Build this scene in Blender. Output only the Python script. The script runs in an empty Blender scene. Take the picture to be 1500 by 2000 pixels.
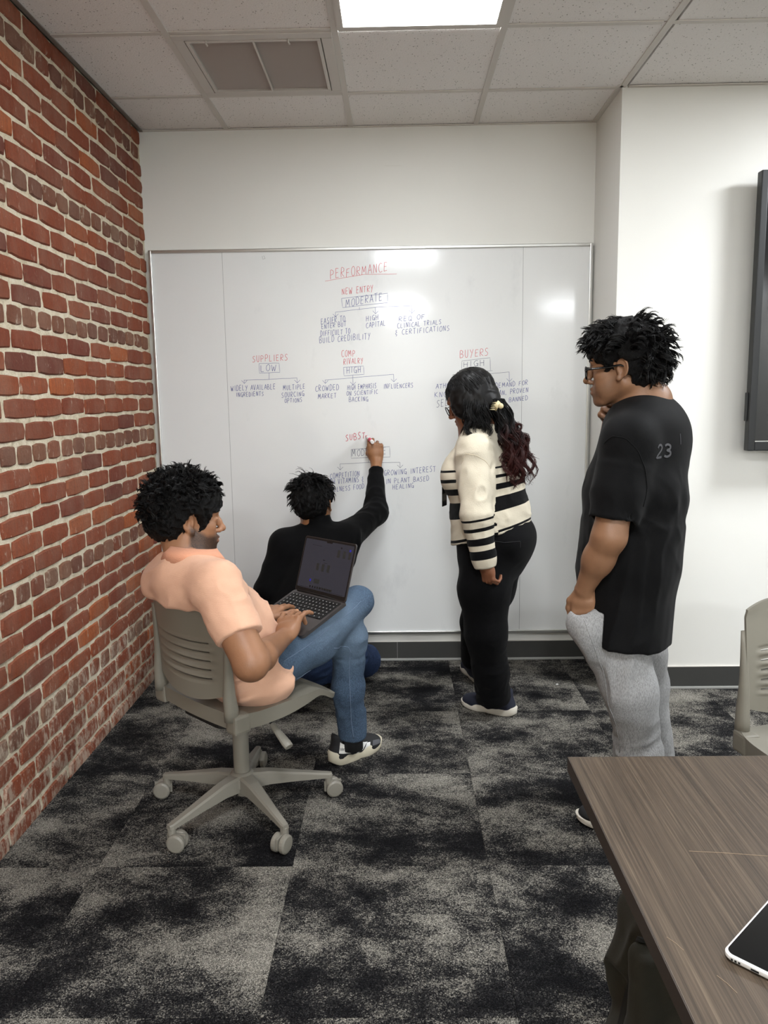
import bpy, bmesh, math, random
import numpy as np
from mathutils import Vector, Matrix, noise as mnoise
random.seed(7); RNG = np.random.RandomState(11)
PI = math.pi
SC = bpy.context.scene
COL = SC.collection

# ------------------------------------------------------------------ camera
FPX, PITCH, YAW, ROLL, CAMZ = 1554.47, math.radians(8.3756), math.radians(-0.979), math.radians(-0.8198), 1.40
_f = np.array([math.sin(YAW)*math.cos(PITCH), math.cos(YAW)*math.cos(PITCH), -math.sin(PITCH)])
_r = np.array([math.cos(YAW), -math.sin(YAW), 0.0]); _u = np.cross(_r, _f)
_r, _u = math.cos(ROLL)*_r + math.sin(ROLL)*_u, -math.sin(ROLL)*_r + math.cos(ROLL)*_u
cam_data = bpy.data.cameras.new('camera'); cam = bpy.data.objects.new('camera', cam_data); COL.objects.link(cam)
cam_data.sensor_fit = 'VERTICAL'; cam_data.sensor_height = 36.0; cam_data.lens = 36.0*FPX/2000.0
cam_data.clip_start = 0.02; cam_data.clip_end = 60
cam.matrix_world = Matrix(((_r[0], _u[0], -_f[0], 0), (_r[1], _u[1], -_f[1], 0), (_r[2], _u[2], -_f[2], CAMZ), (0, 0, 0, 1)))
SC.camera = cam
def _ray(x, y): return _f + _r*(x-750)/FPX - _u*(y-1000)/FPX
def at(x, y, Y):
    """measured point of the photograph that stands at depth Y"""
    d = _ray(x, y); return np.array([0, 0, CAMZ]) + d*(Y/d[1])
def atz(x, y, z):
    d = _ray(x, y); return np.array([0, 0, CAMZ]) + d*((z-CAMZ)/d[2])

# ------------------------------------------------------------------ world, lights, exposure
world = bpy.data.worlds.new('world'); SC.world = world; world.use_nodes = True
world.node_tree.nodes['Background'].inputs[0].default_value = (0.9, 0.92, 1.0, 1); world.node_tree.nodes['Background'].inputs[1].default_value = 0.05
XL, YB, ZC, XR, YF = -1.234, 4.085, 2.684, 0.982, 3.643       # brick wall, back wall, ceiling, recess corner, right front wall
XE, YE = 5.2, -5.2                                             # far sides of the room, behind the camera
LAMP_W = 28.0
def lamp(x, y, w=LAMP_W, s=0.56):
    l = bpy.data.lights.new('ceiling_lamp', 'AREA'); l.shape = 'SQUARE'; l.size = s; l.energy = w; l.color = (0.93, 0.965, 1.0)
    o = bpy.data.objects.new('ceiling_lamp', l); o.location = (x, y, ZC-0.012); COL.objects.link(o); return o
for _lx, _ly, _lw in ((2.514, 2.74, 40), (0.098, 0.45, 25), (2.514, 0.31, 12), (0.098, -4.1, 120), (2.514, -4.1, 70), (4.6, 0.31, 18), (4.6, -4.1, 40)):
    lamp(_lx, _ly, _lw)
SC.view_settings.view_transform = 'Standard'; SC.view_settings.look = 'None'
SC.view_settings.gamma = 1.0; SC.view_settings.use_curve_mapping = False
SC.view_settings.exposure = 1.12

# ------------------------------------------------------------------ helpers: objects
def tag(o, label=None, cat=None, group=None, kind=None):
    if label: o['label'] = label
    if cat: o['category'] = cat
    if group: o['group'] = group
    if kind: o['kind'] = kind
    return o
def empty(name, loc=(0, 0, 0), rz=0.0, **k):
    o = bpy.data.objects.new(name, None); o.empty_display_size = 0.05; o.location = loc; o.rotation_euler = (0, 0, rz); COL.objects.link(o)
    return tag(o, **k)
def link(name, me, mat=None, parent=None, smooth=False, loc=None, **k):
    o = bpy.data.objects.new(name, me); COL.objects.link(o)
    if mat is not None and len(me.materials) == 0: me.materials.append(mat)
    if smooth: me.polygons.foreach_set('use_smooth', np.ones(len(me.polygons), bool))
    if parent is not None: o.parent = parent
    if loc is not None: o.location = loc
    return tag(o, **k)
def copy_tree(o, parent=None):
    c = o.copy(); COL.objects.link(c); c.parent = parent
    for ch in o.children: copy_tree(ch, c)
    return c

class MB:
    """collects shapes into one mesh"""
    def __init__(s): s.v = []; s.f = []; s.m = []
    def add(s, V, F, mi=0):
        n = len(s.v); s.v.extend([tuple(map(float, p)) for p in V]); s.f.extend([tuple(i+n for i in q) for q in F]); s.m.extend([mi]*len(F)); return s
    def box(s, lo, hi, M=None, bev=0.0, mi=0):
        (x0, y0, z0), (x1, y1, z1) = lo, hi
        if bev <= 0:
            V = [(x, y, z) for z in (z0, z1) for y in (y0, y1) for x in (x0, x1)]
            F = [(0, 2, 3, 1), (4, 5, 7, 6), (0, 1, 5, 4), (2, 6, 7, 3), (0, 4, 6, 2), (1, 3, 7, 5)]
        else:
            bm = bmesh.new(); bmesh.ops.create_cube(bm, size=1.0)
            for v in bm.verts: v.co = Vector(((x0+x1)/2+v.co.x*(x1-x0), (y0+y1)/2+v.co.y*(y1-y0), (z0+z1)/2+v.co.z*(z1-z0)))
            bmesh.ops.bevel(bm, geom=bm.edges[:], offset=bev, segments=2, profile=0.6, affect='EDGES', clamp_overlap=True)
            bm.verts.ensure_lookup_table(); bm.verts.index_update()
            V = [v.co.copy() for v in bm.verts]; F = [tuple(v.index for v in f.verts) for f in bm.faces]; bm.free()
        if M is not None: V = [M @ Vector(p) for p in V]
        return s.add(V, F, mi)
    def tube(s, pts, rad, n=10, mi=0, flat=None, caps=True):
        """swept tube; rad number, list, or list of (r1, r2); flat = side vector hint for r1"""
        P = [Vector(p) for p in pts]; k = len(P)
        R = rad if isinstance(rad, (list, tuple)) else [rad]*k
        V = []; up = Vector(flat) if flat is not None else None; prev = None
        for i in range(k):
            t = (P[min(i+1, k-1)]-P[max(i-1, 0)]).normalized()
            if up is not None: a = (up - t*up.dot(t)).normalized()
            elif prev is None: a = t.orthogonal().normalized()
            else: a = (prev - t*prev.dot(t)).normalized()
            prev = a; b = t.cross(a)
            r1, r2 = R[i] if isinstance(R[i], (tuple, list)) else (R[i], R[i])
            for j in range(n):
                an = 2*PI*j/n; V.append(P[i] + a*(r1*math.cos(an)) + b*(r2*math.sin(an)))
        F = []
        for i in range(k-1):
            for j in range(n):
                F.append((i*n+j, i*n+(j+1) % n, (i+1)*n+(j+1) % n, (i+1)*n+j))
        if caps: F.append(tuple(reversed(range(n)))); F.append(tuple((k-1)*n+j for j in range(n)))
        return s.add(V, F, mi)
    def lathe(s, prof, n=24, M=None, mi=0):
        V = []; F = []
        for r, z in prof:
            for j in range(n): V.append(Vector((r*math.cos(2*PI*j/n), r*math.sin(2*PI*j/n), z)))
        for i in range(len(prof)-1):
            for j in range(n): F.append((i*n+j, i*n+(j+1) % n, (i+1)*n+(j+1) % n, (i+1)*n+j))
        F.append(tuple(reversed(range(n)))); F.append(tuple((len(prof)-1)*n+j for j in range(n)))
        if M is not None: V = [M @ p for p in V]
        return s.add(V, F, mi)
    def prism(s, poly, z0, z1, M=None, mi=0):
        n = len(poly); V = [Vector((x, y, z0)) for x, y in poly]+[Vector((x, y, z1)) for x, y in poly]
        F = [tuple(reversed(range(n))), tuple(range(n, 2*n))]+[(i, (i+1) % n, n+(i+1) % n, n+i) for i in range(n)]
        if M is not None: V = [M @ p for p in V]
        return s.add(V, F, mi)
    def mesh(s, name, mats=None):
        me = bpy.data.meshes.new(name); me.from_pydata(s.v, [], s.f)
        if mats is not None:
            for m in (mats if isinstance(mats, (list, tuple)) else [mats]): me.materials.append(m)
            if isinstance(mats, (list, tuple)) and len(mats) > 1: me.polygons.foreach_set('material_index', s.m)
        me.update(); return me
    def build(s, name, mat, parent=None, smooth=False, auto=None, **k):
        me = s.mesh(name, mat); o = link(name, me, None, parent, smooth, **k)
        if auto is not None:
            me.polygons.foreach_set('use_smooth', np.ones(len(me.polygons), bool))
            bm = bmesh.new(); bm.from_mesh(me)
            for e in bm.edges:
                e.smooth = (len(e.link_faces) == 2 and e.calc_face_angle(0) < auto)
            bm.to_mesh(me); bm.free()
        return o
def rrect(w, h, r, n=5, cx=0, cy=0):
    P = []
    for sx, sy, a0 in ((1, 1, 0), (-1, 1, PI/2), (-1, -1, PI), (1, -1, 1.5*PI)):
        for i in range(n+1):
            a = a0+PI/2*i/n; P.append((cx+sx*(w/2-r)+r*math.cos(a), cy+sy*(h/2-r)+r*math.sin(a)))
    return P
def frame_M(o, x, y, z):
    x, y, z = Vector(x), Vector(y), Vector(z)
    return Matrix(((x[0], y[0], z[0], o[0]), (x[1], y[1], z[1], o[1]), (x[2], y[2], z[2], o[2]), (0, 0, 0, 1)))

# ------------------------------------------------------------------ helpers: materials
def lin(c):
    return tuple((((v/255.0)/12.92) if v/255.0 <= 0.04045 else (((v/255.0)+0.055)/1.055)**2.4) for v in c)+(1.0,)
class NT:
    def __init__(s, name):
        s.m = bpy.data.materials.new(name); s.m.use_nodes = True; s.t = s.m.node_tree; s.b = s.t.nodes['Principled BSDF']; s.out = s.t.nodes['Material Output']
    def n(s, typ, **k):
        nd = s.t.nodes.new(typ)
        for a, v in k.items(): setattr(nd, a, v)
        return nd
    def set(s, nd, **k):
        for a, v in k.items():
            a = a.replace('_', ' ')
            s.put(nd.inputs[a], v)
        return nd
    def put(s, sock, v):
        if isinstance(v, bpy.types.NodeSocket): s.t.links.new(v, sock)
        else: sock.default_value = v
    def math(s, op, a, b=None, c=None, clamp=False):
        nd = s.n('ShaderNodeMath', operation=op); nd.use_clamp = clamp
        for i, v in enumerate((a, b, c)):
            if v is not None: s.put(nd.inputs[i], v)
        return nd.outputs[0]
    def noise(s, vec, scale, detail=3, rough=0.5, dist=0.0, out='Fac'):
        nd = s.n('ShaderNodeTexNoise'); s.put(nd.inputs['Scale'], scale); nd.inputs['Detail'].default_value = detail
        nd.inputs['Roughness'].default_value = rough; nd.inputs['Distortion'].default_value = dist
        if vec is not None: s.put(nd.inputs['Vector'], vec)
        return nd.outputs[out]
    def voro(s, vec, scale, out='Distance', feat='F1', rnd=1.0):
        nd = s.n('ShaderNodeTexVoronoi', feature=feat); nd.inputs['Scale'].default_value = scale; nd.inputs['Randomness'].default_value = rnd
        if vec is not None: s.put(nd.inputs['Vector'], vec)
        return nd.outputs[out]
    def ramp(s, fac, stops, interp='LINEAR'):
        nd = s.n('ShaderNodeValToRGB'); cr = nd.color_ramp; cr.interpolation = interp
        while len(cr.elements) > 1: cr.elements.remove(cr.elements[-1])
        cr.elements[0].position = stops[0][0]; cr.elements[0].color = s.col(stops[0][1])
        for p, c in stops[1:]:
            e = cr.elements.new(p); e.color = s.col(c)
        s.put(nd.inputs[0], fac); return nd.outputs[0]
    def col(s, c):
        if isinstance(c, (int, float)): return (c, c, c, 1)
        return c if len(c) == 4 else lin(c)
    def mix(s, fac, a, b, mode='MIX'):
        nd = s.n('ShaderNodeMix', data_type='RGBA', blend_type=mode); s.put(nd.inputs[0], fac)
        s.put(nd.inputs[6], a if isinstance(a, bpy.types.NodeSocket) else s.col(a)); s.put(nd.inputs[7], b if isinstance(b, bpy.types.NodeSocket) else s.col(b)); return nd.outputs[2]
    def maprange(s, v, a, b, c=0.0, d=1.0):
        nd = s.n('ShaderNodeMapRange'); s.put(nd.inputs[0], v)
        for i, x in enumerate((a, b, c, d)): nd.inputs[i+1].default_value = x
        return nd.outputs[0]
    def vec(s, kind='Object', scale=None, loc=None, rot=None):
        tc = s.n('ShaderNodeTexCoord').outputs[kind] if kind != 'Position' else s.n('ShaderNodeNewGeometry').outputs['Position']
        if scale is None and loc is None and rot is None: return tc
        mp = s.n('ShaderNodeMapping'); s.put(mp.inputs[0], tc)
        if scale is not None: mp.inputs['Scale'].default_value = scale
        if loc is not None: s.put(mp.inputs['Location'], loc)
        if rot is not None: mp.inputs['Rotation'].default_value = rot
        return mp.outputs[0]
    def attr(s, name, out='Fac'):
        nd = s.n('ShaderNodeAttribute', attribute_name=name); return nd.outputs[out]
    def bump(s, h, strength=0.3, dist=0.01, normal=None):
        nd = s.n('ShaderNodeBump'); nd.inputs['Strength'].default_value = strength; nd.inputs['Distance'].default_value = dist
        s.put(nd.inputs['Height'], h)
        if normal is not None: s.put(nd.inputs['Normal'], normal)
        s.t.links.new(nd.outputs[0], s.b.inputs['Normal']); return nd.outputs[0]
    def fin(s, color=None, rough=None, metal=None, spec=None, **k):
        b = s.b.inputs
        if color is not None: s.put(b['Base Color'], color if isinstance(color, bpy.types.NodeSocket) else s.col(color))
        if rough is not None: s.put(b['Roughness'], rough)
        if metal is not None: s.put(b['Metallic'], metal)
        if spec is not None: s.put(b['Specular IOR Level'], spec)
        for a, v in k.items(): s.put(b[a.replace('_', ' ')], v)
        return s.m
def flat(name, rgb, rough=0.5, metal=0.0, spec=0.5, var=0.0, bump=0.0, bscale=300, **k):
    t = NT(name); c = lin(rgb)
    if var > 0:
        nz = t.noise(t.vec('Object'), 9.0, 4)
        c = t.mix(nz, tuple(max(0, x*(1-var)) for x in c[:3])+(1,), tuple(min(1, x*(1+var)) for x in c[:3])+(1,))
    if bump > 0: t.bump(t.noise(t.vec('Object'), bscale, 2), bump, 0.002)
    return t.fin(c, rough, metal, spec, **k)
# ================================================================== SETTING
def mat_wall():
    t = NT('wall_paint'); p = t.vec('Position')
    n = t.noise(p, 1.3, 4); c = t.mix(n, (216, 215, 209), (223, 222, 217))
    sc = t.noise(t.vec('Position', scale=(1.2, 1.2, 9)), 2.2, 5, 0.6); c = t.mix(t.maprange(sc, 0.70, 0.78, 0, 0.25), c, (190, 184, 172))
    t.bump(t.noise(p, 260, 2), 0.08, 0.002)
    return t.fin(c, 0.55, spec=0.3)
M_WALL = mat_wall()
def mat_tile():
    t = NT('ceiling_tile_fibre'); p = t.vec('Position')
    n = t.noise(p, 160, 2, 0.6); v = t.voro(t.vec('Position', scale=(1, 0.6, 1)), 95)
    m = t.math('MULTIPLY', t.maprange(v, 0.10, 0.26, 1, 0), t.maprange(t.noise(p, 60, 1), 0.45, 0.6))
    c = t.mix(n, (232, 229, 226), (243, 240, 237)); c = t.mix(m, c, (150, 144, 138))
    t.bump(t.math('SUBTRACT', n, m), 0.5, 0.004)
    return t.fin(c, 0.9, spec=0.1)
M_TILE = mat_tile()
M_TEE = flat('white_grid_metal', (205, 200, 193), 0.45, spec=0.3)
M_RUBBER = flat('dark_rubber_base', (58, 58, 56), 0.45, spec=0.4, var=0.1)
M_RLIP = flat('base_lip_sheen_seam', (150, 150, 146), 0.4)  # pale tone paints in the reflection on the lip; seams share it
def struct(mb, name, mat, **k): return mb.build(name, mat, kind='structure', **k)

def carpet_nodes(name, per_obj=True):
    t = NT(name); p = t.vec('Position')
    if per_obj:
        rnd = t.n('ShaderNodeObjectInfo').outputs['Random']
        off = t.n('ShaderNodeCombineXYZ'); t.put(off.inputs[0], t.math('MULTIPLY', rnd, 91.0)); t.put(off.inputs[1], t.math('MULTIPLY', rnd, 57.0))
        av = t.n('ShaderNodeVectorMath', operation='ADD'); t.put(av.inputs[0], p); t.put(av.inputs[1], off.outputs[0]); q = av.outputs[0]
    else: q = p
    mp = t.n('ShaderNodeMapping'); t.put(mp.inputs[0], q); mp.inputs['Scale'].default_value = (1.0, 1.35, 1.0); mp.inputs['Rotation'].default_value = (0, 0, 0.25); qs = mp.outputs[0]
    fib = t.noise(p, 330, 2, 0.75); tuft = t.voro(p, 210)
    big = t.noise(qs, 2.5, 8, 0.66, 0.12); big2 = t.noise(qs, 9.0, 6, 0.75, 0.1)
    v = t.math('ADD', t.math('MULTIPLY', t.math('ADD', t.math('MULTIPLY', t.math('SUBTRACT', big, 0.5), 1.35), 0.5), 0.78), t.math('MULTIPLY', big2, 0.22))
    v = t.math('ADD', v, t.math('MULTIPLY', t.math('SUBTRACT', fib, 0.5), 0.25))
    cell = t.n('ShaderNodeSeparateColor'); t.put(cell.inputs[0], t.voro(t.vec('Position', scale=(1, 1, .001)), 290, 'Color')); v = t.math('ADD', v, t.math('MULTIPLY', t.math('SUBTRACT', cell.outputs[0], 0.5), 0.15))
    base = t.ramp(v, [(0.36, (20, 20, 22)), (0.455, (40, 39, 40)), (0.505, (62, 61, 60)), (0.54, (108, 105, 99)), (0.64, (146, 142, 133))])
    sp = t.math('MULTIPLY', t.maprange(fib, 0.36, 0.66, 0.35, 1.6), t.maprange(cell.outputs[1], 0, 1, 0.55, 1.4))
    mulc = t.n('ShaderNodeVectorMath', operation='SCALE'); t.put(mulc.inputs[0], base); t.put(mulc.inputs['Scale'], sp)
    t.bump(t.math('ADD', fib, t.math('MULTIPLY', tuft, -0.6)), 0.9, 0.006)
    return t.fin(mulc.outputs[0], 0.95, spec=0.08)
M_CARPET = carpet_nodes('carpet_pile'); M_CARPET0 = carpet_nodes('carpet_base', False)
floor = struct(MB().box((XL-0.3, YE, -0.12), (XE, YB+0.15, -0.012)), 'floor', M_CARPET0)
TS = 0.5886; cx0, cy0 = 0.26-3*TS, 2.21-3*TS
_ct = {}
for i in range(0, 7):
    for j in range(0, 7):
        x0, x1 = max(XL, cx0+i*TS), cx0+(i+1)*TS; y0, y1 = cy0+j*TS, min(YB, cy0+(j+1)*TS)
        if x1 <= XL+0.01 or y0 >= YB-0.01: continue
        if y0 > YF and x0 > XR: continue
        key = (round(x1-x0, 4), round(y1-y0, 4))
        if key not in _ct:
            mb = MB(); mb.box((0.0004, 0.0004, -0.012), (x1-x0-0.0004, y1-y0-0.0004, 0.0), bev=0.0012); _ct[key] = mb.mesh('carpet_tile', M_CARPET)
        link('carpet_tile', _ct[key], None, floor, loc=(x0, y0, 0))
# outside the tiles the same carpet goes on
mb = MB(); xe = cx0+7*TS; ye = cy0
mb.box((xe, YE, -0.012), (XE, YF, 0)); mb.box((XL, YE, -0.012), (xe, ye, 0)); mb.build('carpet_run', M_CARPET0, floor)

struct(MB().box((XL-0.3, YB, -0.1), (XR+0.001, YB+0.12, ZC+0.15)), 'wall_back', M_WALL)
struct(MB().box((XR, YF, -0.1), (XE+0.1, YB+0.12, ZC+0.15)), 'wall_right', M_WALL)
struct(MB().box((XE, YE, -0.1), (XE+0.1, YF, ZC+0.15)), 'wall_far_right', M_WALL)
struct(MB().box((XL-0.3, YE-0.1, -0.1), (XE+0.1, YE, ZC+0.15)), 'wall_behind', M_WALL)

# ceiling: slab, tiles laid in a grid of tees
ceil = struct(MB().box((XL-0.3, YE, ZC+0.03), (XE, YB, ZC+0.15)), 'ceiling', M_TEE)
GX = [-0.808+0.6038*k for k in range(-1, 10)]; GY = [3.652-0.6075*k for k in range(-1, 16)]
VENT = (GX[1], GX[2], GY[2], GY[1]); LIT = [(2, 2)]
_tm = {}
LAMPS = {(2, 2), (2, 6), (2, 10), (2, 13), (6, 2), (6, 6), (6, 10), (6, 13)}
for i in range(len(GX)-1):
    for j in range(len(GY)-1):
        x0, x1, y1, y0 = max(GX[i], XL), min(GX[i+1], XE), min(GY[j], YB), max(GY[j+1], YE)
        if x1-x0 < 0.02 or y1-y0 < 0.02 or (y1 > YF+0.1 and x0 > XR-0.03): continue
        if (i, j) in ((1, 1), (2, 2)) or j > 4 or i > 5: continue
        key = (round(x1-x0, 4), round(y1-y0, 4))
        if key not in _tm: _tm[key] = MB().box((0.004, 0.004, 0.0), (x1-x0-0.004, y1-y0-0.004, 0.016), bev=0.0015).mesh('ceiling_tile', M_TILE)
        link('ceiling_tile', _tm[key], None, ceil, loc=(x0, y0, ZC+0.0045))
mb = MB(); mb.box((GX[6], YE, ZC+0.0045), (XE, YF, ZC+0.02)); mb.box((XL, YE, ZC+0.0045), (GX[6], GY[5], ZC+0.02)); mb.build('ceiling_panel', M_TILE, ceil)
for k, x in enumerate(GX):
    if XL < x < XE-0.1 and abs(x-XR) > 0.06: MB().box((x-0.012, YE, ZC), (x+0.012, YB if x < XR else YF, ZC+0.004)).build('grid_tee', M_TEE, ceil)
MB().box((XR-0.024, YF-0.02, ZC), (XR, YB, ZC+0.004)).build('grid_tee', M_TEE, ceil)
MB().box((XR+0.012-0.024, YE, ZC), (XR+0.036-0.024, YF, ZC+0.004)).build('grid_tee', M_TEE, ceil)
for k, y in enumerate(GY):
    if YE+0.1 < y < YB-0.1:
        xs = [XL]+[x for x in GX if XL < x < XR-0.1]+[XR-0.012]
        if y < YF: xs = xs+[x for x in GX if x > XR+0.1 and x < XE]+[XE]
        for a, b in zip(xs[:-1], xs[1:]):
            if y > -0.5 and a < 2.2: MB().box((a+0.0125, y-0.012, ZC+0.0006), (b-0.0125, y+0.012, ZC+0.004)).build('cross_tee', M_TEE, ceil)
struct(MB().box((XL, YE, ZC-0.002), (XL+0.018, YB, ZC+0.002)).box((XL, YE, ZC-0.002), (XL+0.002, YB, ZC+0.022)), 'trim_1', flat('dull_wall_angle', (120, 112, 104), 0.6))
struct(MB().box((XL+0.018, YB-0.014, ZC-0.0015), (XR-0.024, YB, ZC+0.002)), 'trim_2', M_TEE)
struct(MB().box((XR+0.024, YF-0.02, ZC-0.0015), (XE, YF, ZC+0.002)), 'trim_3', M_TEE)

# rubber baseboards: cove, the reflection on its foot painted pale
def base(name, x0, x1, y, n=(0, -1), h=0.102, seams=()):
    mb = MB(); mb.box((x0, y-0.007, 0.012), (x1, y, h), bev=0.002)
    o = struct(mb, name, M_RUBBER)
    MB().box((x0, y-0.014, 0.0), (x1, y, 0.012), bev=0.003).build('base_foot', M_RLIP, o)
    MB().box((x0, y-0.0076, h), (x1, y, h+0.0025)).build('highlight_line', M_TEE, o)  # white strip painted in for the highlight along the top edge
    for sx in seams: MB().box((sx-0.0008, y-0.0078, 0.012), (sx+0.0008, y-0.006, h)).build('seam', M_RLIP, o)
    return o
base('baseboard_back', XL, XR, YB, seams=(at(776, 1260, YB)[0],))
base('baseboard_right', XR, XE, YF, h=0.108)
o = struct(MB().box((XR-0.007, YF, 0.012), (XR, YB-0.014, 0.102), bev=0.002), 'baseboard_recess', M_RUBBER)

# ------------------------------------------------------------------ brick wall
def brick_mat(name, stops, island, pale):
    t = NT(name); p = t.vec('Position'); g = t.n('ShaderNodeNewGeometry')
    r = g.outputs['Random Per Island'] if island else t.n('ShaderNodeObjectInfo').outputs['Random']
    c = t.ramp(r, stops)
    sp = t.vec('Position', scale=(1, 1, 1))
    c = t.mix(t.maprange(t.noise(t.vec('Position', scale=(1, 9, 1.2)), 9, 4, 0.6), 0.35, 0.75, 0, 0.4), c, (96, 58, 46))
    fine = t.noise(p, 90, 4, 0.7); c = t.mix(t.maprange(fine, 0.45, 0.75, 0, 0.35), c, (74, 48, 40))
    # lime smears and specks left from the mortar, thicker towards the floor
    z = t.n('ShaderNodeSeparateXYZ'); t.put(z.inputs[0], p)
    low = t.maprange(z.outputs[2], 0.05, 0.55, 1.0, 0.0)
    th = t.math('SUBTRACT', pale, t.math('MULTIPLY', low, 0.16))
    sm = t.noise(t.vec('Position', scale=(1, 2.2, 1.0)), 15, 6, 0.72)
    a = t.math('MULTIPLY', t.math('SUBTRACT', sm, th), 9.0, clamp=True)
    spk = t.math('MULTIPLY', t.math('SUBTRACT', t.noise(p, 120, 3, 0.6), t.math('SUBTRACT', 0.70, t.math('MULTIPLY', low, 0.07))), 14, clamp=True)
    a = t.math('MAXIMUM', t.math('MULTIPLY', a, 0.6), t.math('MULTIPLY', spk, 0.85), clamp=True)
    hz = t.noise(t.vec('Position', scale=(1, 1.6, 1.0)), 4.5, 5, .65); c = t.mix(t.maprange(hz, .42, .75, 0, .32), c, (150, 128, 112))
    c = t.mix(a, c, (190, 176, 158))
    t.bump(t.math('ADD', fine, t.math('MULTIPLY', a, 0.4)), 0.55, 0.006)
    return t.fin(c, 0.88, spec=0.15)
ST = [(0.0, (118, 64, 46)), (0.2, (134, 72, 50)), (0.38, (122, 64, 46)), (0.55, (142, 76, 50)), (0.7, (112, 60, 48)), (0.82, (152, 84, 52)), (0.9, (164, 92, 56)), (0.96, (104, 60, 50))]
HD = [(0.0, (112, 72, 56)), (0.3, (124, 88, 70)), (0.5, (104, 70, 58)), (0.7, (128, 72, 52)), (0.9, (122, 94, 78))]
M_BS, M_BH = brick_mat('brick_red', ST, False, 0.61), brick_mat('brick_grey', HD, False, 0.57)
M_BSi, M_BHi = brick_mat('brick_red_run', ST, True, 0.61), brick_mat('brick_grey_run', HD, True, 0.57)
def mat_mortar():
    t = NT('lime_mortar'); p = t.vec('Position'); n = t.noise(p, 26, 6, 0.7); f = t.noise(p, 150, 4, 0.7)
    c = t.ramp(n, [(0.28, (172, 158, 132)), (0.45, (212, 200, 175)), (0.7, (230, 221, 202))]); c = t.mix(t.maprange(f, 0.5, 0.8, 0, 0.4), c, (120, 104, 84))
    t.bump(t.math('ADD', n, f), 0.8, 0.008)
    return t.fin(c, 0.95, spec=0.1)
M_MORT = mat_mortar()
def mortar_wall():
    y0, y1 = 0.9, YB; ny, nz = 120, 130; V = []; F = []
    for i in range(ny+1):
        for k in range(nz+1):
            y = y0+(y1-y0)*i/ny; z = ZC*k/nz
            V.append((XL-0.0068+0.0028*mnoise.fractal(Vector((3.1, y*17, z*17)), 0.6, 2.0, 4), y, z))
    for i in range(ny):
        for k in range(nz):
            a = i*(nz+1)+k; F.append((a, a+nz+1, a+nz+2, a+1))
    mb = MB().add(V, F); mb.box((XL-0.3, YE, -0.1), (XL-0.022, YB, ZC+0.15)); mb.box((XL-0.1, YE, 0), (XL-0.004, 0.9, ZC))
    return struct(mb, 'wall_left', M_MORT)
wall_left = mortar_wall()
def brick_mesh(L, H, D, seed, mat):
    """uneven brick: front face slightly domed with worn, chamfered arrises (x out of the wall)"""
    rd = random.Random(seed); j = lambda s: rd.uniform(-s, s)
    ring0 = []; ring1 = []; ring2 = []
    pts = [(-L/2, -H/2), (-L/6, -H/2), (L/6, -H/2), (L/2, -H/2), (L/2, 0), (L/2, H/2), (L/6, H/2), (-L/6, H/2), (-L/2, H/2), (-L/2, 0)]
    for y, z in pts:
        corner = abs(abs(y)-L/2) < 1e-6 and abs(abs(z)-H/2) < 1e-6
        sh = 0.0045 if corner else 0.0
        yy, zz = y-math.copysign(sh, y)+j(0.0014), z-math.copysign(sh, z)+j(0.0014)
        ring0.append((-D, y*0.985, z*0.97)); ring1.append((-0.006+j(0.002), yy, zz)); ring2.append((-0.0005+j(0.0012), yy*(1-0.012/L)-0, zz*(1-0.010/H)))
    V = ring0+ring1+ring2+[(0.0006, -L/6, j(0.002)), (0.0006, L/6, j(0.002))]; n = len(pts); F = []
    for r in (0, 1):
        for i in range(n): F.append((r*n+i, r*n+(i+1) % n, (r+1)*n+(i+1) % n, (r+1)*n+i))
    b = 2*n; ca, cb = 3*n, 3*n+1
    F += [(b+0, b+1, ca, b+9), (b+1, b+2, cb, ca), (b+2, b+3, b+4, cb), (b+4, b+5, b+6, cb), (b+6, b+7, ca, cb), (b+7, b+8, b+9, ca)]
    return MB().add(V, F)
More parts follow.
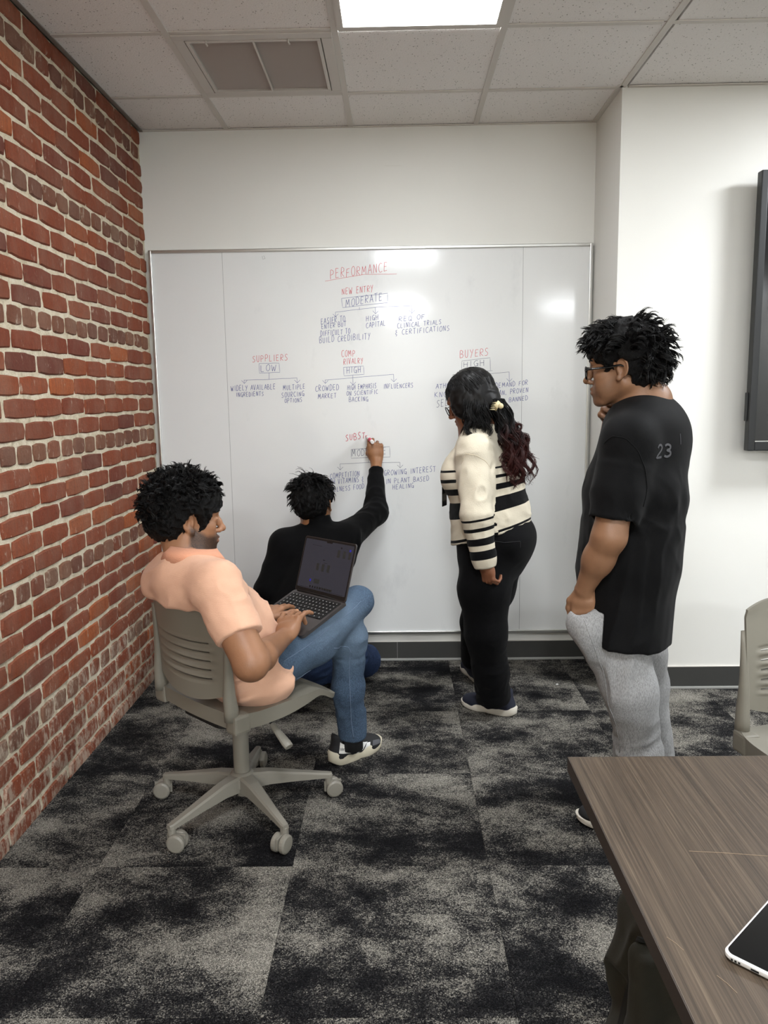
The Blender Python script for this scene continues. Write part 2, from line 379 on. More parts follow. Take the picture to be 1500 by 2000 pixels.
def bricks():
    PIT, LS, LH = 0.0752, 0.2235, 0.1118
    z_top = 2.612                                                       # bed joint under the topmost course
    rs = [brick_mesh(0.2135, 0.0645, 0.05, 10+i, M_BS) for i in range(7)]; rh = [brick_mesh(0.1015, 0.0640, 0.05, 40+i, M_BH) for i in range(5)]
    ms = [r.mesh('brick', M_BS) for r in rs]; mh = [r.mesh('brick', M_BH) for r in rh]
    seen = []; rest = MB(); rd = random.Random(5); dep0 = 4.05
    for row in range(-1, 37):
        zc = z_top-PIT*row+PIT/2-PIT
        zc = z_top+PIT/2-PIT*(row+1)+PIT
        if zc > ZC-0.01 or zc < -0.02: continue
        head = (row % 6 == 1); Ls = LH if head else LS
        y = YB-(rd.uniform(0.02, 0.05) if head else (0.0 if row % 2 else Ls/2)+rd.uniform(-0.03, 0.03))
        g = YB-y
        if g > .04: seen.append((dep0, YB-g/2, zc, head, rd.randrange(1000), 0.0, 0.0, (g-.010)/(.1015 if head else .2135)))
        while y > 0.75:
            yc = y-Ls/2+rd.uniform(-0.003, 0.003); zz = zc+rd.uniform(-0.0025, 0.0025)
            if yc+Ls/2 > YB+0.001: yc = YB-Ls/2
            d = np.array([XL, yc, zz-CAMZ]); dep = d@_f; px, py = 750+FPX*(d@_r)/dep, 1000-FPX*(d@_u)/dep
            infr = px > -60 and -70 < py < 2070
            seen.append((dep if infr else 99+dep, yc, zz, head, rd.randrange(1000), rd.uniform(-0.01, 0.01), rd.uniform(-0.002, 0.0022), 1.0))
            y -= Ls+rd.uniform(-0.004, 0.006)
    seen.sort()
    for k, (dep, yc, zz, head, sd, rot, out, sy) in enumerate(seen):
        if zz < 0.03 or zz > ZC-0.03: pass
        if k < 300:
            o = link('brick', (mh if head else ms)[sd % (5 if head else 7)], None, wall_left, loc=(XL+out, yc, zz)); o.rotation_euler = (rot, 0, 0); o.scale = (1, sy, 1)
        else:
            src = (rh if head else rs)[sd % (5 if head else 7)]
            ca, sa = math.cos(rot), math.sin(rot)
            rest.add([(XL+out+v[0], yc+v[1]*sy*ca-v[2]*sa, zz+v[1]*sy*sa+v[2]*ca) for v in src.v], src.f, 1 if head else 0)
    rest.build('brick_run', [M_BSi, M_BHi], wall_left, kind='stuff')
bricks()

# ================================================================== CEILING LIGHT AND VENT
M_GLOW = NT('lit_diffuser'); M_GLOW = M_GLOW.fin((255, 255, 255), 0.5, Emission_Color=(0.95, 0.98, 1.0, 1), Emission_Strength=12.0)
lx0, lx1, ly0, ly1 = GX[2]+0.012, GX[3]-0.012, GY[3]+0.012, GY[2]-0.012
cl = empty('ceiling_light', ((lx0+lx1)/2, (ly0+ly1)/2, ZC), label='square lit ceiling light panel set in the white tile grid', cat='ceiling light')
def ring(mb, x0, x1, y0, y1, w, z0, z1, bev=0.0):
    mb.box((x0, y0, z0), (x1, y0+w, z1), bev=bev); mb.box((x0, y1-w, z0), (x1, y1, z1), bev=bev)
    mb.box((x0, y0+w, z0), (x0+w, y1-w, z1), bev=bev); mb.box((x1-w, y0+w, z0), (x1, y1-w, z1), bev=bev); return mb
W2, H2 = (lx1-lx0)/2, (ly1-ly0)/2
ring(MB(), -W2, W2, -H2, H2, 0.022, -0.006, 0.02).build('light_frame', M_TEE, cl)
MB().box((-W2+0.022, -H2+0.022, 0.0), (W2-0.022, H2-0.022, 0.008)).build('diffuser', M_GLOW, cl)
MB().box((-W2-0.008, H2+0.0245, 0.003), (W2+0.004, H2+0.0285, 0.0042)).build('leak_glow', M_GLOW, cl)  # glowing strip stands in for light leaking past the fixture edge
M_VENT = flat('vent_white_enamel', (196, 190, 183), 0.4)
M_VIN = flat('vent_dark_inside', (60, 54, 50), 0.8)
vx0, vx1, vy0, vy1 = VENT
cv = empty('ceiling_vent', ((vx0+vx1)/2, (vy0+vy1)/2, ZC), label='square louvred air return grille in the ceiling beside the light', cat='vent')
w2, h2 = (vx1-vx0)/2-0.012, (vy1-vy0)/2-0.012
ring(MB(), -w2, w2, -h2, h2, 0.040, -0.004, 0.012, 0.002).build('vent_frame', M_VENT, cv)
ring(MB(), -w2+0.043, w2-0.043, -h2+0.043, h2-0.043, 0.014, -0.006, 0.012, 0.002).build('grille_rim', M_VENT, cv)
MB().box((-w2+0.04, -h2+0.04, 0.02), (w2-0.04, h2-0.04, 0.024)).build('duct_back', M_VIN, cv)
a, b = -w2+0.057, w2-0.057; nsl = 30
sl = MB(); c, s_ = math.cos(0.7), math.sin(0.7)
Msl = Matrix.Rotation(-0.45, 4, 'X'); sl.box((a, -0.0062, -0.0006), (b, 0.0062, 0.0006), M=Msl); slm = sl.mesh('slat', flat('vent_slat', (176, 168, 162), 0.5))
for k in range(nsl):
    link('slat', slm, None, cv, loc=(0, -h2+0.066+(2*h2-0.132)*k/(nsl-1), 0.006))
MB().box((-0.003, -h2+0.05, -0.006), (0.003, h2-0.05, 0.002)).build('centre_rib', M_TEE, cv)
for sx in (-0.17, 0.13):
    MB().tube([(sx, -h2+0.040, -0.004), (sx, -h2+0.040, -0.014), (sx+0.004, -h2+0.05, -0.018)], 0.0035, 8).build('latch', M_VENT, cv, smooth=True)
# ================================================================== WHITEBOARD
def mat_board():
    t = NT('whiteboard_laminate'); p = t.vec('Position')
    n = t.noise(p, 2.2, 4, 0.55); c = t.mix(n, (216, 217, 216), (224, 225, 224))
    g = t.noise(t.vec('Position', scale=(1, 1, 0.45), rot=(0, 0.5, 0)), 7, 5, 0.62); c = t.mix(t.maprange(g, 0.60, 0.76, 0, 0.26), c, (176, 178, 180))
    t.bump(t.noise(p, 14, 3), 0.05, 0.004)
    return t.fin(c, 0.11, spec=0.36)
M_BOARD = mat_board()
M_ALU = flat('brushed_aluminium', (205, 205, 202), 0.28, metal=1.0, bump=0.1)
BX0, BX1, BZ0, BZ1, BYF = -1.217, 0.985-0.012, 0.148, 2.122, YB-0.016
wb = empty('whiteboard', ((BX0+BX1)/2, YB, BZ0), label='large aluminium framed whiteboard covered with red and blue handwriting', cat='whiteboard')
def wpart(mb, name, mat, **k):
    o = mb.build(name, mat, **k); o.parent = wb; o.matrix_parent_inverse = Matrix.Translation(-Vector(wb.location)); return o
sx1, sx2 = -0.853, 0.634
for a, b in ((BX0+0.006, sx1-0.0008), (sx1+0.0008, sx2-0.0008), (sx2+0.0008, BX1-0.006)):
    wpart(MB().box((a, BYF, BZ0+0.006), (b, YB-0.004, BZ1-0.006)), 'board_panel', M_BOARD)
for sx in (sx1, sx2): wpart(MB().box((sx-0.001, BYF+0.0012, BZ0+0.006), (sx+0.001, YB-0.002, BZ1-0.006)), 'seam_strip', flat('seam_grey', (120, 120, 120), 0.5))
fw = 0.014
wpart(MB().box((BX0, BYF-0.010, BZ1-fw), (BX1, YB-0.001, BZ1), bev=0.003), 'frame_rail', M_ALU)
wpart(MB().box((BX0, BYF-0.010, BZ0), (BX1, YB-0.001, BZ0+fw+0.004), bev=0.003), 'frame_rail', M_ALU)
wpart(MB().box((BX0, BYF-0.011, BZ0), (BX0+fw, YB-0.001, BZ1), bev=0.003), 'frame_stile', M_ALU)
wpart(MB().box((BX1-fw, BYF-0.011, BZ0), (BX1, YB-0.001, BZ1), bev=0.003), 'frame_stile', M_ALU)

# ---- handwriting: single-stroke capitals, inked as thin ribbons on the board
GL = {
'A': [[(0, 0), (.4, 1), (.75, 0)], [(.12, .35), (.65, .38)]], 'B': [[(.05, 0), (.05, 1), (.45, .97), (.58, .78), (.42, .56), (.08, .52)], [(.3, .53), (.62, .42), (.66, .2), (.45, .02), (.05, 0)]],
'C': [[(.68, .88), (.45, 1), (.15, .8), (.05, .45), (.18, .1), (.42, 0), (.7, .12)]], 'D': [[(.06, 0), (.06, 1), (.45, .92), (.68, .6), (.62, .25), (.4, .04), (.0, 0)]],
'E': [[(.62, .97), (.08, 1), (.06, 0), (.6, .03)], [(.08, .5), (.5, .54)]], 'F': [[(.62, 1), (.08, .97), (.06, 0)], [(.08, .52), (.5, .55)]],
'G': [[(.66, .9), (.42, 1), (.12, .78), (.06, .4), (.2, .06), (.5, .05), (.66, .3), (.66, .45), (.4, .42)], [(.66, .45), (.66, -.1)]], 'H': [[(.06, 0), (.06, 1)], [(.62, 0), (.64, 1)], [(.06, .5), (.64, .54)]],
'I': [[(.2, 0), (.22, 1)]], 'J': [[(.5, 1), (.5, .2), (.3, 0), (.08, .15)]], 'K': [[(.06, 0), (.06, 1)], [(.6, 1), (.08, .45), (.64, 0)]], 'L': [[(.08, 1), (.06, 0), (.6, .02)]],
'M': [[(.02, 0), (.12, 1), (.4, .3), (.7, 1), (.8, 0)]], 'N': [[(.05, 0), (.08, 1), (.6, 0), (.66, 1.02)]], 'O': [[(.4, 1), (.12, .8), (.05, .45), (.18, .08), (.42, 0), (.66, .2), (.72, .6), (.58, .92), (.38, 1)]],
'P': [[(.06, -.05), (.08, 1), (.5, .95), (.62, .75), (.5, .52), (.08, .46)]], 'Q': [[(.4, 1), (.12, .8), (.05, .45), (.18, .08), (.42, 0), (.66, .2), (.72, .6), (.58, .92), (.38, 1)], [(.4, .25), (.78, -.08)]],
'R': [[(.06, 0), (.08, 1), (.5, .95), (.6, .76), (.48, .54), (.1, .5), (.64, 0)]], 'S': [[(.62, .9), (.4, 1), (.14, .85), (.2, .6), (.5, .42), (.58, .2), (.36, 0), (.0, .04)]],
'T': [[(.0, .96), (.72, 1)], [(.38, .98), (.34, 0)]], 'U': [[(.06, 1), (.08, .25), (.3, 0), (.55, .15), (.62, 1)]], 'V': [[(.02, 1), (.3, 0), (.66, 1)]], 'W': [[(.0, 1), (.2, 0), (.42, .7), (.62, 0), (.86, 1)]],
'X': [[(.0, 0), (.66, 1)], [(.04, 1), (.62, 0)]], 'Y': [[(.02, 1), (.34, .5)], [(.66, 1), (.2, -.15)]], 'Z': [[(.04, 1), (.62, 1), (.02, 0), (.66, 0)]],
'&': [[(.45, 1), (.15, .85), (.4, .55), (.12, .45), (.1, .2), (.4, .12), (.2, -.2)]], ',': [[(.2, .1), (.1, -.2)]], '.': [[(.15, .06), (.2, .02)]], '-': [[(.1, .45), (.5, .48)]],
'2': [[(.05, .78), (.18, .98), (.42, 1), (.58, .82), (.5, .55), (.05, .02), (.62, .02)]], '3': [[(.06, .9), (.3, 1), (.56, .88), (.54, .62), (.28, .53), (.58, .4), (.6, .14), (.32, 0), (.04, .1)]],
}
WID = {'I': .42, 'M': .92, 'W': .96, ',': .4, '.': .42, 'T': .76, '-': .6}
def smooth_poly(P, n=3):
    if len(P) < 4: return P
    out = []
    for i in range(len(P)-1):
        p0, p1, p2, p3 = P[max(i-1, 0)], P[i], P[i+1], P[min(i+2, len(P)-1)]
        for k in range(n):
            t = k/n
            out.append(tuple(0.5*((2*b)+(-a+c)*t+(2*a-5*b+4*c-d)*t*t+(-a+3*b-3*c+d)*t**3) for a, b, c, d in zip(p0, p1, p2, p3)))
    out.append(P[-1]); return out
def ribbon(mb, pts, w, y):
    """flat ink stroke in the board plane; pts are (x, z)"""
    n = len(pts)
    V = []
    for i in range(n):
        a, b = pts[max(i-1, 0)], pts[min(i+1, n-1)]; dx, dz = b[0]-a[0], b[1]-a[1]; L = math.hypot(dx, dz) or 1
        nx, nz = -dz/L*w/2, dx/L*w/2; ww = 1.0
        V += [(pts[i][0]+nx*ww, y, pts[i][1]+nz*ww), (pts[i][0]-nx*ww, y, pts[i][1]-nz*ww)]
    mb.add(V, [(2*i, 2*i+1, 2*i+3, 2*i+2) for i in range(n-1)])
def strokes(mb, pts, w, y):
    for p, q in zip(pts[:-1], pts[1:]): ribbon(mb, [p, q], w, y)
def on_board(x, y): q = at(x, y, BYF-0.0006); return (q[0], q[2])
WR = random.Random(3)
def write(mb, text, x0, y0, x1, y1, h, w=0.0021):
    a, b = on_board(x0, y0), on_board(x1, y1); hh = on_board(x0, y0-h)[1]-a[1]
    tot = sum(WID.get(c, .74) if c != ' ' else .55 for c in text)+0.27*(len(text)-1)
    ux, uz = (b[0]-a[0])/tot, (b[1]-a[1])/tot; adv = 0
    for c in text:
        if c == ' ': adv += .55+.27; continue
        js, jb = 1+WR.uniform(-.08, .10), WR.uniform(-.06, .06); sl = WR.uniform(-.02, .10)
        for st in GL[c]:
            sharp = c not in 'BCDGOPQRSU&23J'; P = st if sharp else smooth_poly(st)
            (strokes if sharp else ribbon)(mb, [(a[0]+ux*(adv+px+WR.uniform(-.02, .02))+sl*pz*hh*0.6, a[1]+uz*(adv+px)+(pz*js+jb+WR.uniform(-.02, .02))*hh) for px, pz in P], w, BYF-0.0006)
        adv += WID.get(c, .74)+.27
def pline(mb, pts, w=0.0016):
    Q = [on_board(*p) for p in pts]; out = []
    for p, q in zip(Q[:-1], Q[1:]):
        for k in range(4): out.append((p[0]+(q[0]-p[0])*k/4, p[1]+(q[1]-p[1])*k/4+WR.uniform(-.0008, .0008)))
    out.append(Q[-1]); ribbon(mb, out, w, BYF-0.0006)
def arrow(mb, x, ya, yb): pline(mb, [(x, ya), (x+.5, yb)]); pline(mb, [(x-5, yb-6), (x+.5, yb), (x+6, yb-6)])
M_RED = flat('red_marker_ink', (196, 76, 84), 0.5); M_REDD = flat('strong_red_marker_ink', (190, 52, 74), 0.5); M_BLU = flat('blue_marker_ink', (72, 80, 138), 0.5); M_GRY = flat('dark_marker_ink', (82, 86, 110), 0.5)
BLOCKS = [
 ('heading', M_RED, [('PERFORMANCE', 645, 545, 757, 529, 17)], [[(635, 549), (670, 543), (712, 536), (775, 535)]], []),
 ('heading', M_RED, [('NEW ENTRY', 668, 576, 729, 569, 12)], [], []),
 ('heading', M_RED, [('SUPPLIERS', 493, 707, 562, 704, 12)], [], []),
 ('heading', M_RED, [('COMP.', 667, 697.5, 698, 695, 12), ('RIVALRY', 671, 712, 709, 709, 11)], [], []),
 ('heading', M_RED, [('BUYERS', 898, 700, 954, 693, 14)], [], []),
 ('heading', M_REDD, [('SUBST', 675, 861, 713, 856, 12)], [], []),
 ('boxed_note', M_BLU, [('MODERATE', 675.5, 599, 747, 587, 15), ('EASIER TO', 627, 633, 674, 628, 11), ('ENTER BUT', 628, 643, 676, 637, 9), ('DIFFICULT TO', 626, 657, 684, 651, 10), ('BUILD CREDIBILITY', 624, 670, 723, 662, 11),
   ('HIGH', 715, 628, 739, 624, 10), ('CAPITAL', 715, 641, 753, 636, 10), ('REQ OF', 779, 628, 830, 623, 9), ('CLINICAL TRIALS', 776, 641, 862, 633, 9), ('& CERTIFICATIONS', 772, 655, 878, 645, 10)],
   [[(667, 583), (757, 573), (757, 591), (669, 601), (667, 583)], [(702, 600), (702, 605)], [(655, 610), (702, 604), (734, 600), (804, 597)]], [(655, 610, 619), (733, 600, 613), (804, 597, 612)]),
 ('boxed_note', M_BLU, [('LOW', 509, 726, 540, 724, 13), ('WIDELY AVAILABLE', 451, 764, 538, 760, 10), ('INGREDIENTS', 461.5, 775, 515, 773, 8), ('MULTIPLE', 553, 762, 596, 759, 9), ('SOURCING', 550, 777, 594, 773, 9), ('OPTIONS', 556, 787, 590, 785, 8)],
   [[(506, 710), (506.5, 729), (546.5, 727), (545, 709), (506, 710)], [(525.5, 728), (525.5, 741)], [(476.7, 742.5), (525, 741), (580, 738)]], [(476.7, 742, 749), (580, 738, 748)]),
 ('boxed_note', M_BLU, [('HIGH', 677, 729, 705, 727, 11), ('CROWDED', 616, 765, 662, 761, 11), ('MARKET', 621, 779, 657, 777, 9), ('HIGH EMPHASIS', 678.5, 762, 735, 758, 9), ('ON SCIENTIFIC', 677, 773, 738, 769, 8), ('BACKING', 681.5, 785, 719, 783, 9), ('INFLUENCERS', 749, 759, 807, 757, 9)],
   [[(671, 717.5), (710, 715), (711, 731), (672, 734), (671, 717.5)], [(689, 733), (689, 739)], [(635, 742), (689, 738), (768.7, 731)]], [(635, 742, 749), (689, 738, 752), (768.7, 731, 746)]),
 ('boxed_note', M_GRY, [('HIGH', 905, 717, 946, 714, 11), ('SELE', 852.5, 795, 884, 791, 13)], [[(901.6, 721), (902, 705), (957, 698.6), (958, 723.5)], [(940, 725), (962, 724)], [(930, 731), (957, 730), (994.7, 726.5)]], []),
 ('boxed_note', M_BLU, [('ATHL', 851.4, 759, 878, 757, 9), ('KNOW', 849, 776, 884, 774, 10), ('DEMAND FOR', 967.6, 758, 1031, 751, 9), ('CLEAN, PROVEN', 956, 774, 1031.8, 766, 9), ('BANNED', 994, 786, 1030.6, 781, 9)], [], [(994.4, 727, 745.5)]),
 ('boxed_note', M_GRY, [('MODERATE', 687.5, 891, 754, 886, 13)], [[(686, 878), (761, 872.5), (762, 892.5), (686, 895), (686, 878)], [(720, 893), (720, 904)], [(664, 906), (720, 903.5), (781, 903)]], [(664, 906, 918), (781, 903, 914)]),
 ('boxed_note', M_BLU, [('COMPETITION', 644.7, 935, 702, 929, 10), ('WITH VITAMINS &', 634, 947, 711, 941, 10), ('WELLNESS FOOD', 640, 962, 711, 954, 9)], [], []),
 ('boxed_note', M_BLU, [('GROWING INTEREST', 750, 929, 851, 921, 10), ('IN PLANT BASED', 754, 945, 838, 939, 9), ('HEALING', 767, 956, 808, 952, 9)], [], []),
]
for nm, m, texts, lines, arrows in BLOCKS:
    for tx in texts:
        mb = MB(); write(mb, *tx, w=0.0027 if m is M_REDD else 0.0021); wpart(mb, 'handwritten_heading' if nm == 'heading' else 'handwritten_note', m)
    for ln in lines: mb = MB(); pline(mb, ln); wpart(mb, 'drawn_box' if ln[0] == ln[-1] else 'drawn_line', m)
    for ar in arrows: mb = MB(); arrow(mb, *ar); wpart(mb, 'drawn_arrow', m)
mb = MB(); pline(mb, [(512, 500), (513, 506), (518, 505), (515, 499)], 0.0012); wpart(mb, 'scuff_mark', flat('grey_scuff', (120, 118, 118), 0.6))

# ================================================================== TELEVISION
M_BLK = flat('black_plastic', (24, 25, 26), 0.42, spec=0.4, bump=0.05)
M_SCR = flat('dark_glass_screen', (4, 5, 8), 0.12, spec=0.5)
p0, p1 = at(1493, 331, 3.53), at(1457, 881, 3.53)
tz1, tz0, tx0 = p0[2], p1[2], (p0[0]+p1[0])/2; tw = (tz1-tz0)*1.72
tv = empty('television', (tx0+tw/2, 3.60, tz0), label='black wall mounted television screen cut off at the photo edge', cat='television')
tvl = lambda x, y, z: (x-(tx0+tw/2), y-3.60, z-tz0)
def tvbox(a, b, bev, name, m): return MB().box(tvl(*a), tvl(*b), bev=bev).build(name, m, tv)
ring_ = MB(); B = 0.030
ring_.box(tvl(tx0, 3.53, tz0), tvl(tx0+B, 3.575, tz1), bev=0.004).box(tvl(tx0+tw-B, 3.53, tz0), tvl(tx0+tw, 3.575, tz1), bev=0.004)
ring_.box(tvl(tx0+B, 3.53, tz1-B), tvl(tx0+tw-B, 3.575, tz1), bev=0.004).box(tvl(tx0+B, 3.53, tz0), tvl(tx0+tw-B, 3.575, tz0+B+0.012), bev=0.004)
ring_.build('bezel', M_BLK, tv)
tvbox((tx0+B-0.002, 3.538, tz0+B+0.008), (tx0+tw-B+0.002, 3.56, tz1-B+0.002), 0, 'screen', M_SCR)
tvbox((tx0+B, 3.531, tz0+B+0.010), (tx0+tw-B, 3.536, tz0+B+0.014), 0, 'chrome_strip', M_ALU)
tvbox((tx0+0.03, 3.575, tz0+0.05), (tx0+tw-0.03, 3.605, tz1-0.05), 0.006, 'back_shell', M_BLK)
tvbox((tx0-0.006, 3.552, tz0+0.13), (tx0+0.03, 3.575, tz0+0.255), 0.003, 'port_box', M_BLK)
tvbox((tx0+0.5, 3.605, tz0+0.35), (tx0+tw-0.5, YF, tz1-0.35), 0, 'wall_mount', M_BLK)

# ================================================================== TASK CHAIRS
M_CH = flat('warm_grey_chair_plastic', (126, 122, 111), 0.45, spec=0.4, bump=0.06, bscale=900)
M_CHM = flat('warm_grey_painted_metal', (132, 128, 118), 0.42, spec=0.45)
M_CHD = flat('black_rubber_gap', (18, 18, 18), 0.7)
SH = 0.442                                                              # seat height at the rim
def grid_solid(fn_top, fn_bot, nu, nv, skip=None):
    """closed slab between two surfaces; skip(i, j) opens a slot"""
    mb = MB(); V = []; F = []
    for f in (fn_top, fn_bot):
        for i in range(nu+1):
            for j in range(nv+1): V.append(f(i/nu, j/nv))
    N = (nu+1)*(nv+1); ix = lambda s, i, j: s*N+i*(nv+1)+j
    has = lambda i, j: 0 <= i < nu and 0 <= j < nv and not (skip and skip(i, j))
    for i in range(nu):
        for j in range(nv):
            if not has(i, j): continue
            F.append((ix(0, i, j), ix(0, i+1, j), ix(0, i+1, j+1), ix(0, i, j+1))); F.append((ix(1, i, j), ix(1, i, j+1), ix(1, i+1, j+1), ix(1, i+1, j)))
            for di, dj, a, b in ((-1, 0, (i, j), (i, j+1)), (1, 0, (i+1, j+1), (i+1, j)), (0, -1, (i+1, j), (i, j)), (0, 1, (i, j+1), (i+1, j+1))):
                if not has(i+di, j+dj): F.append((ix(0, *b), ix(0, *a), ix(1, *a), ix(1, *b)))
    return mb.add(V, F)
def sm(a, b, x): t = min(1, max(0, (x-a)/(b-a))); return t*t*(3-2*t)
def make_chair(loc, rz, label, base_rz=0.0):
    """local: seat faces +Y"""
    root = empty('task_chair', loc, rz, label=label, cat='chair', group='grey task chairs')
    W, D, FW = 0.228, 0.225, 0.055
    def outline(u, v):
        x = 2*u-1; y = 2*v-1
        w = W*(1-0.07*sm(0.2, 1, y))*(1 - 0.06*abs(y)**6); 
        yy = D*y*(1-0.07*abs(x)**3.0 if y > 0 else 1+0.05*(1-abs(x)**2))
        return w*x*(1-0.05*abs(y)**8), yy+FW
    def top(u, v):
        x, y = outline(u, v); X, Y = 2*u-1, 2*v-1
        z = SH-0.018*(1-abs(X)**2.6)*(1-abs(Y)**2)-0.050*sm(0.45, 1.0, Y)**1.3+0.006*sm(0.55, 1.0, -Y)
        return (x, y, z)
    def bot(u, v):
        x, y = outline(u, v); X, Y = 2*u-1, 2*v-1
        edge = max(abs(X), abs(Y)); th = 0.010+0.040*sm(0.75, 1.0, edge)*(1-0.85*sm(-0.3, 0.95, Y))
        if edge < 0.75: th = 0.010
        z = top(u, v)[2]-th
        return (x*0.985, y*0.985, z)
    s = grid_solid(top, bot, 28, 28).build('seat', M_CH, root, auto=0.7)
    # seat pan under the shell
    MB().prism(rrect(0.26, 0.30, 0.05), SH-0.075, SH-0.028).build('seat_pan', M_CHD, root)
    MB().lathe([(0.03, SH-0.13), (0.06, SH-0.11), (0.085, SH-0.07)], 20).build('tilt_housing', M_CHM, root, smooth=False)
    # backrest with five slots
    BW, BZ0_, BZ1_ = 0.205, SH+0.050, SH+0.348
    def bk(u, v, off):
        X = 2*u-1; h = v
        wid = BW*(0.955+0.02*sm(0.2, 0.9, h)-0.03*sm(0.92, 1, h))
        z = BZ0_+(BZ1_-BZ0_)*h - 0.012*(1-X*X)*(1-h) + 0.030*(X*X)*0 + 0.022*(1-abs(X)**2.5)*sm(0.85, 1, h)-0.03*(X*X-0.4)*sm(0.25, 0.0, h)*-1
        yb = FW-D+0.028-0.020*h-0.022*h*h + 0.055*X*X*(0.55+0.45*h)-0.055
        k = (h-0.18)/0.085
        ridge = 0.0
        if 0.16 < h < 0.64 and abs(X) < 0.82: ridge = 0.0055*math.sin(2*PI*(h-0.16)/0.096)*sm(0.82, 0.6, abs(X))
        return (wid*X, yb+off+ridge, z)
    NV = 75
    rows = set(int(round((0.16+0.096*(k+0.5))*NV)) for k in range(5))
    grid_solid(lambda u, v: bk(u, v, 0.0045), lambda u, v: bk(u, v, -0.0045), 34, NV, skip=lambda i, j: j in rows and 5 <= i <= 28).build('backrest', M_CH, root, auto=0.9)
    for sx in (-1, 1):
        P = []; R = []
        for h, zz in ((None, SH-0.012), (None, SH+0.02), (0.0, 0), (0.12, 0), (0.25, 0), (0.4, 0), (0.55, 0), (0.68, 0), (0.80, 0)):
            if h is None:
                b0 = bk(0.5+0.5*sx, 0.0, -0.006); P.append((b0[0]*1.02, b0[1]+0.004, zz)); R.append((0.019, 0.024))
            else:
                b = bk(0.5+0.5*sx, h, -0.006); P.append((b[0]*1.01, b[1], b[2])); R.append((0.017-0.012*h, 0.021-0.0205*h))
        MB().tube(P, R, 14, flat=(1, 0, 0)).build('back_post', M_CH, root, smooth=True)
        MB().box((sx*W*0.90-0.030, FW-D-0.006, SH-0.056), (sx*W*0.90+0.020 if sx > 0 else sx*W*0.90+0.030, FW-D+0.055, SH+0.004), bev=0.009).build('post_socket', M_CH, root)
    # column, hub, five legs with twin-wheel casters
    MB().lathe([(0.027, 0.10), (0.027, SH-0.12)], 22).build('gas_column', M_CHM, root, auto=0.6)
    MB().lathe([(0.016, 0.055), (0.018, 0.075), (0.040, 0.08), (0.052, 0.10), (0.050, 0.125), (0.036, 0.140), (0.031, 0.143)], 26).build('base_hub', M_CHM, root, auto=0.5)
    R0 = 0.300
    bi = empty('base', (0, 0, 0), base_rz); bi.parent = root
    leg = MB(); V = []
    secs = [(0.030, 0.085, 0.137, 0.030), (0.09, 0.088, 0.132, 0.024), (0.18, 0.082, 0.113, 0.019), (0.26, 0.075, 0.096, 0.015), (0.300, 0.071, 0.088, 0.0135), (0.312, 0.072, 0.086, 0.010)]
    for r, z0, z1, hw in secs:
        b = min(0.006, hw*0.4)
        V += [(r, -hw, z0), (r, hw, z0), (r, hw*0.92, z1-b), (r, hw*0.62, z1), (r, -hw*0.62, z1), (r, -hw*0.92, z1-b)]
    F = [(i*6+j, i*6+(j+1) % 6, (i+1)*6+(j+1) % 6, (i+1)*6+j) for i in range(len(secs)-1) for j in range(6)]+[tuple(reversed(range(6))), tuple(range(len(V)-6, len(V)))]
    leg.add(V, F); lm = leg.mesh('base_leg', M_CHM)
    stem = MB().lathe([(0.0135, 0.052), (0.0135, 0.074), (0.011, 0.078)], 14, Matrix.Translation((R0, 0, 0))).mesh('caster_stem', M_CHM)
    wh = MB()
    for sy in (-1, 1):
        M = Matrix.Translation((0.018, 0.0, 0.030)) @ Matrix.Rotation(PI/2, 4, 'X') @ Matrix.Translation((0, 0, -sy*0.0150-0.011))
        wh.lathe([(0.012, 0.0), (0.024, 0.001), (0.0295, 0.005), (0.030, 0.011), (0.0295, 0.017), (0.024, 0.021), (0.012, 0.022)], 22, M)
    whm = wh.mesh('wheel_pair', M_CHM)
    hood = MB().box((-0.016, -0.0035, 0.018), (0.046, 0.0035, 0.056), bev=0.0025).lathe([(0.0125, 0.036), (0.0125, 0.06)], 12).mesh('caster_hood', M_CHM)
    for k in range(5):
        a = base_rz+2*PI*k/5
        lo = link('base_leg', lm, None, root); lo.rotation_euler = (0, 0, a)
        link('caster_stem', stem, None, lo)
        c = link('caster', hood, None, root, loc=(R0*math.cos(a), R0*math.sin(a), 0)); c.rotation_euler = (0, 0, (1.1, 2.2, 3.9, 0.6, 5.0)[k])
        link('wheel_pair', whm, None, c)
    bpy.data.objects.remove(bi)
    # height lever on the seat's right side
    MB().tube([(0.05, 0.02, SH-0.075), (0.13, 0.02, SH-0.088), (0.155, 0.02, SH-0.10)], 0.005, 8).build('lever_rod', M_CHD, root, smooth=True)
    mb = MB(); P = [(0.150+0.085*t, 0.02, SH-0.098-0.052*t) for t in [i/16 for i in range(17)]]
    mb.tube(P, [((0.010+0.008*t-0.02*max(0, t-0.85))+(0.0009 if i % 2 else 0), 0.008+0.003*t) for i, t in enumerate([i/16 for i in range(17)])], 12, flat=(0, 1, 0)).build('lever_paddle', M_CHM, root, auto=0.6)
    return root
FACE = math.radians(47.0)
chair = make_chair((-0.540, 2.545, 0), FACE-PI/2, 'grey plastic task chair the man with the laptop sits in', base_rz=math.radians(18)-(FACE-PI/2))
F2 = math.radians(-80.0); q = atz(1440, 1425, SH)
_c, _s = math.cos(F2-PI/2), math.sin(F2-PI/2); _lx, _ly = 0.210, -0.175
chair2 = make_chair((q[0]-(_c*_lx-_s*_ly), q[1]-(_s*_lx+_c*_ly), 0), F2-PI/2, 'empty grey task chair at the far side of the brown table', base_rz=0.3)

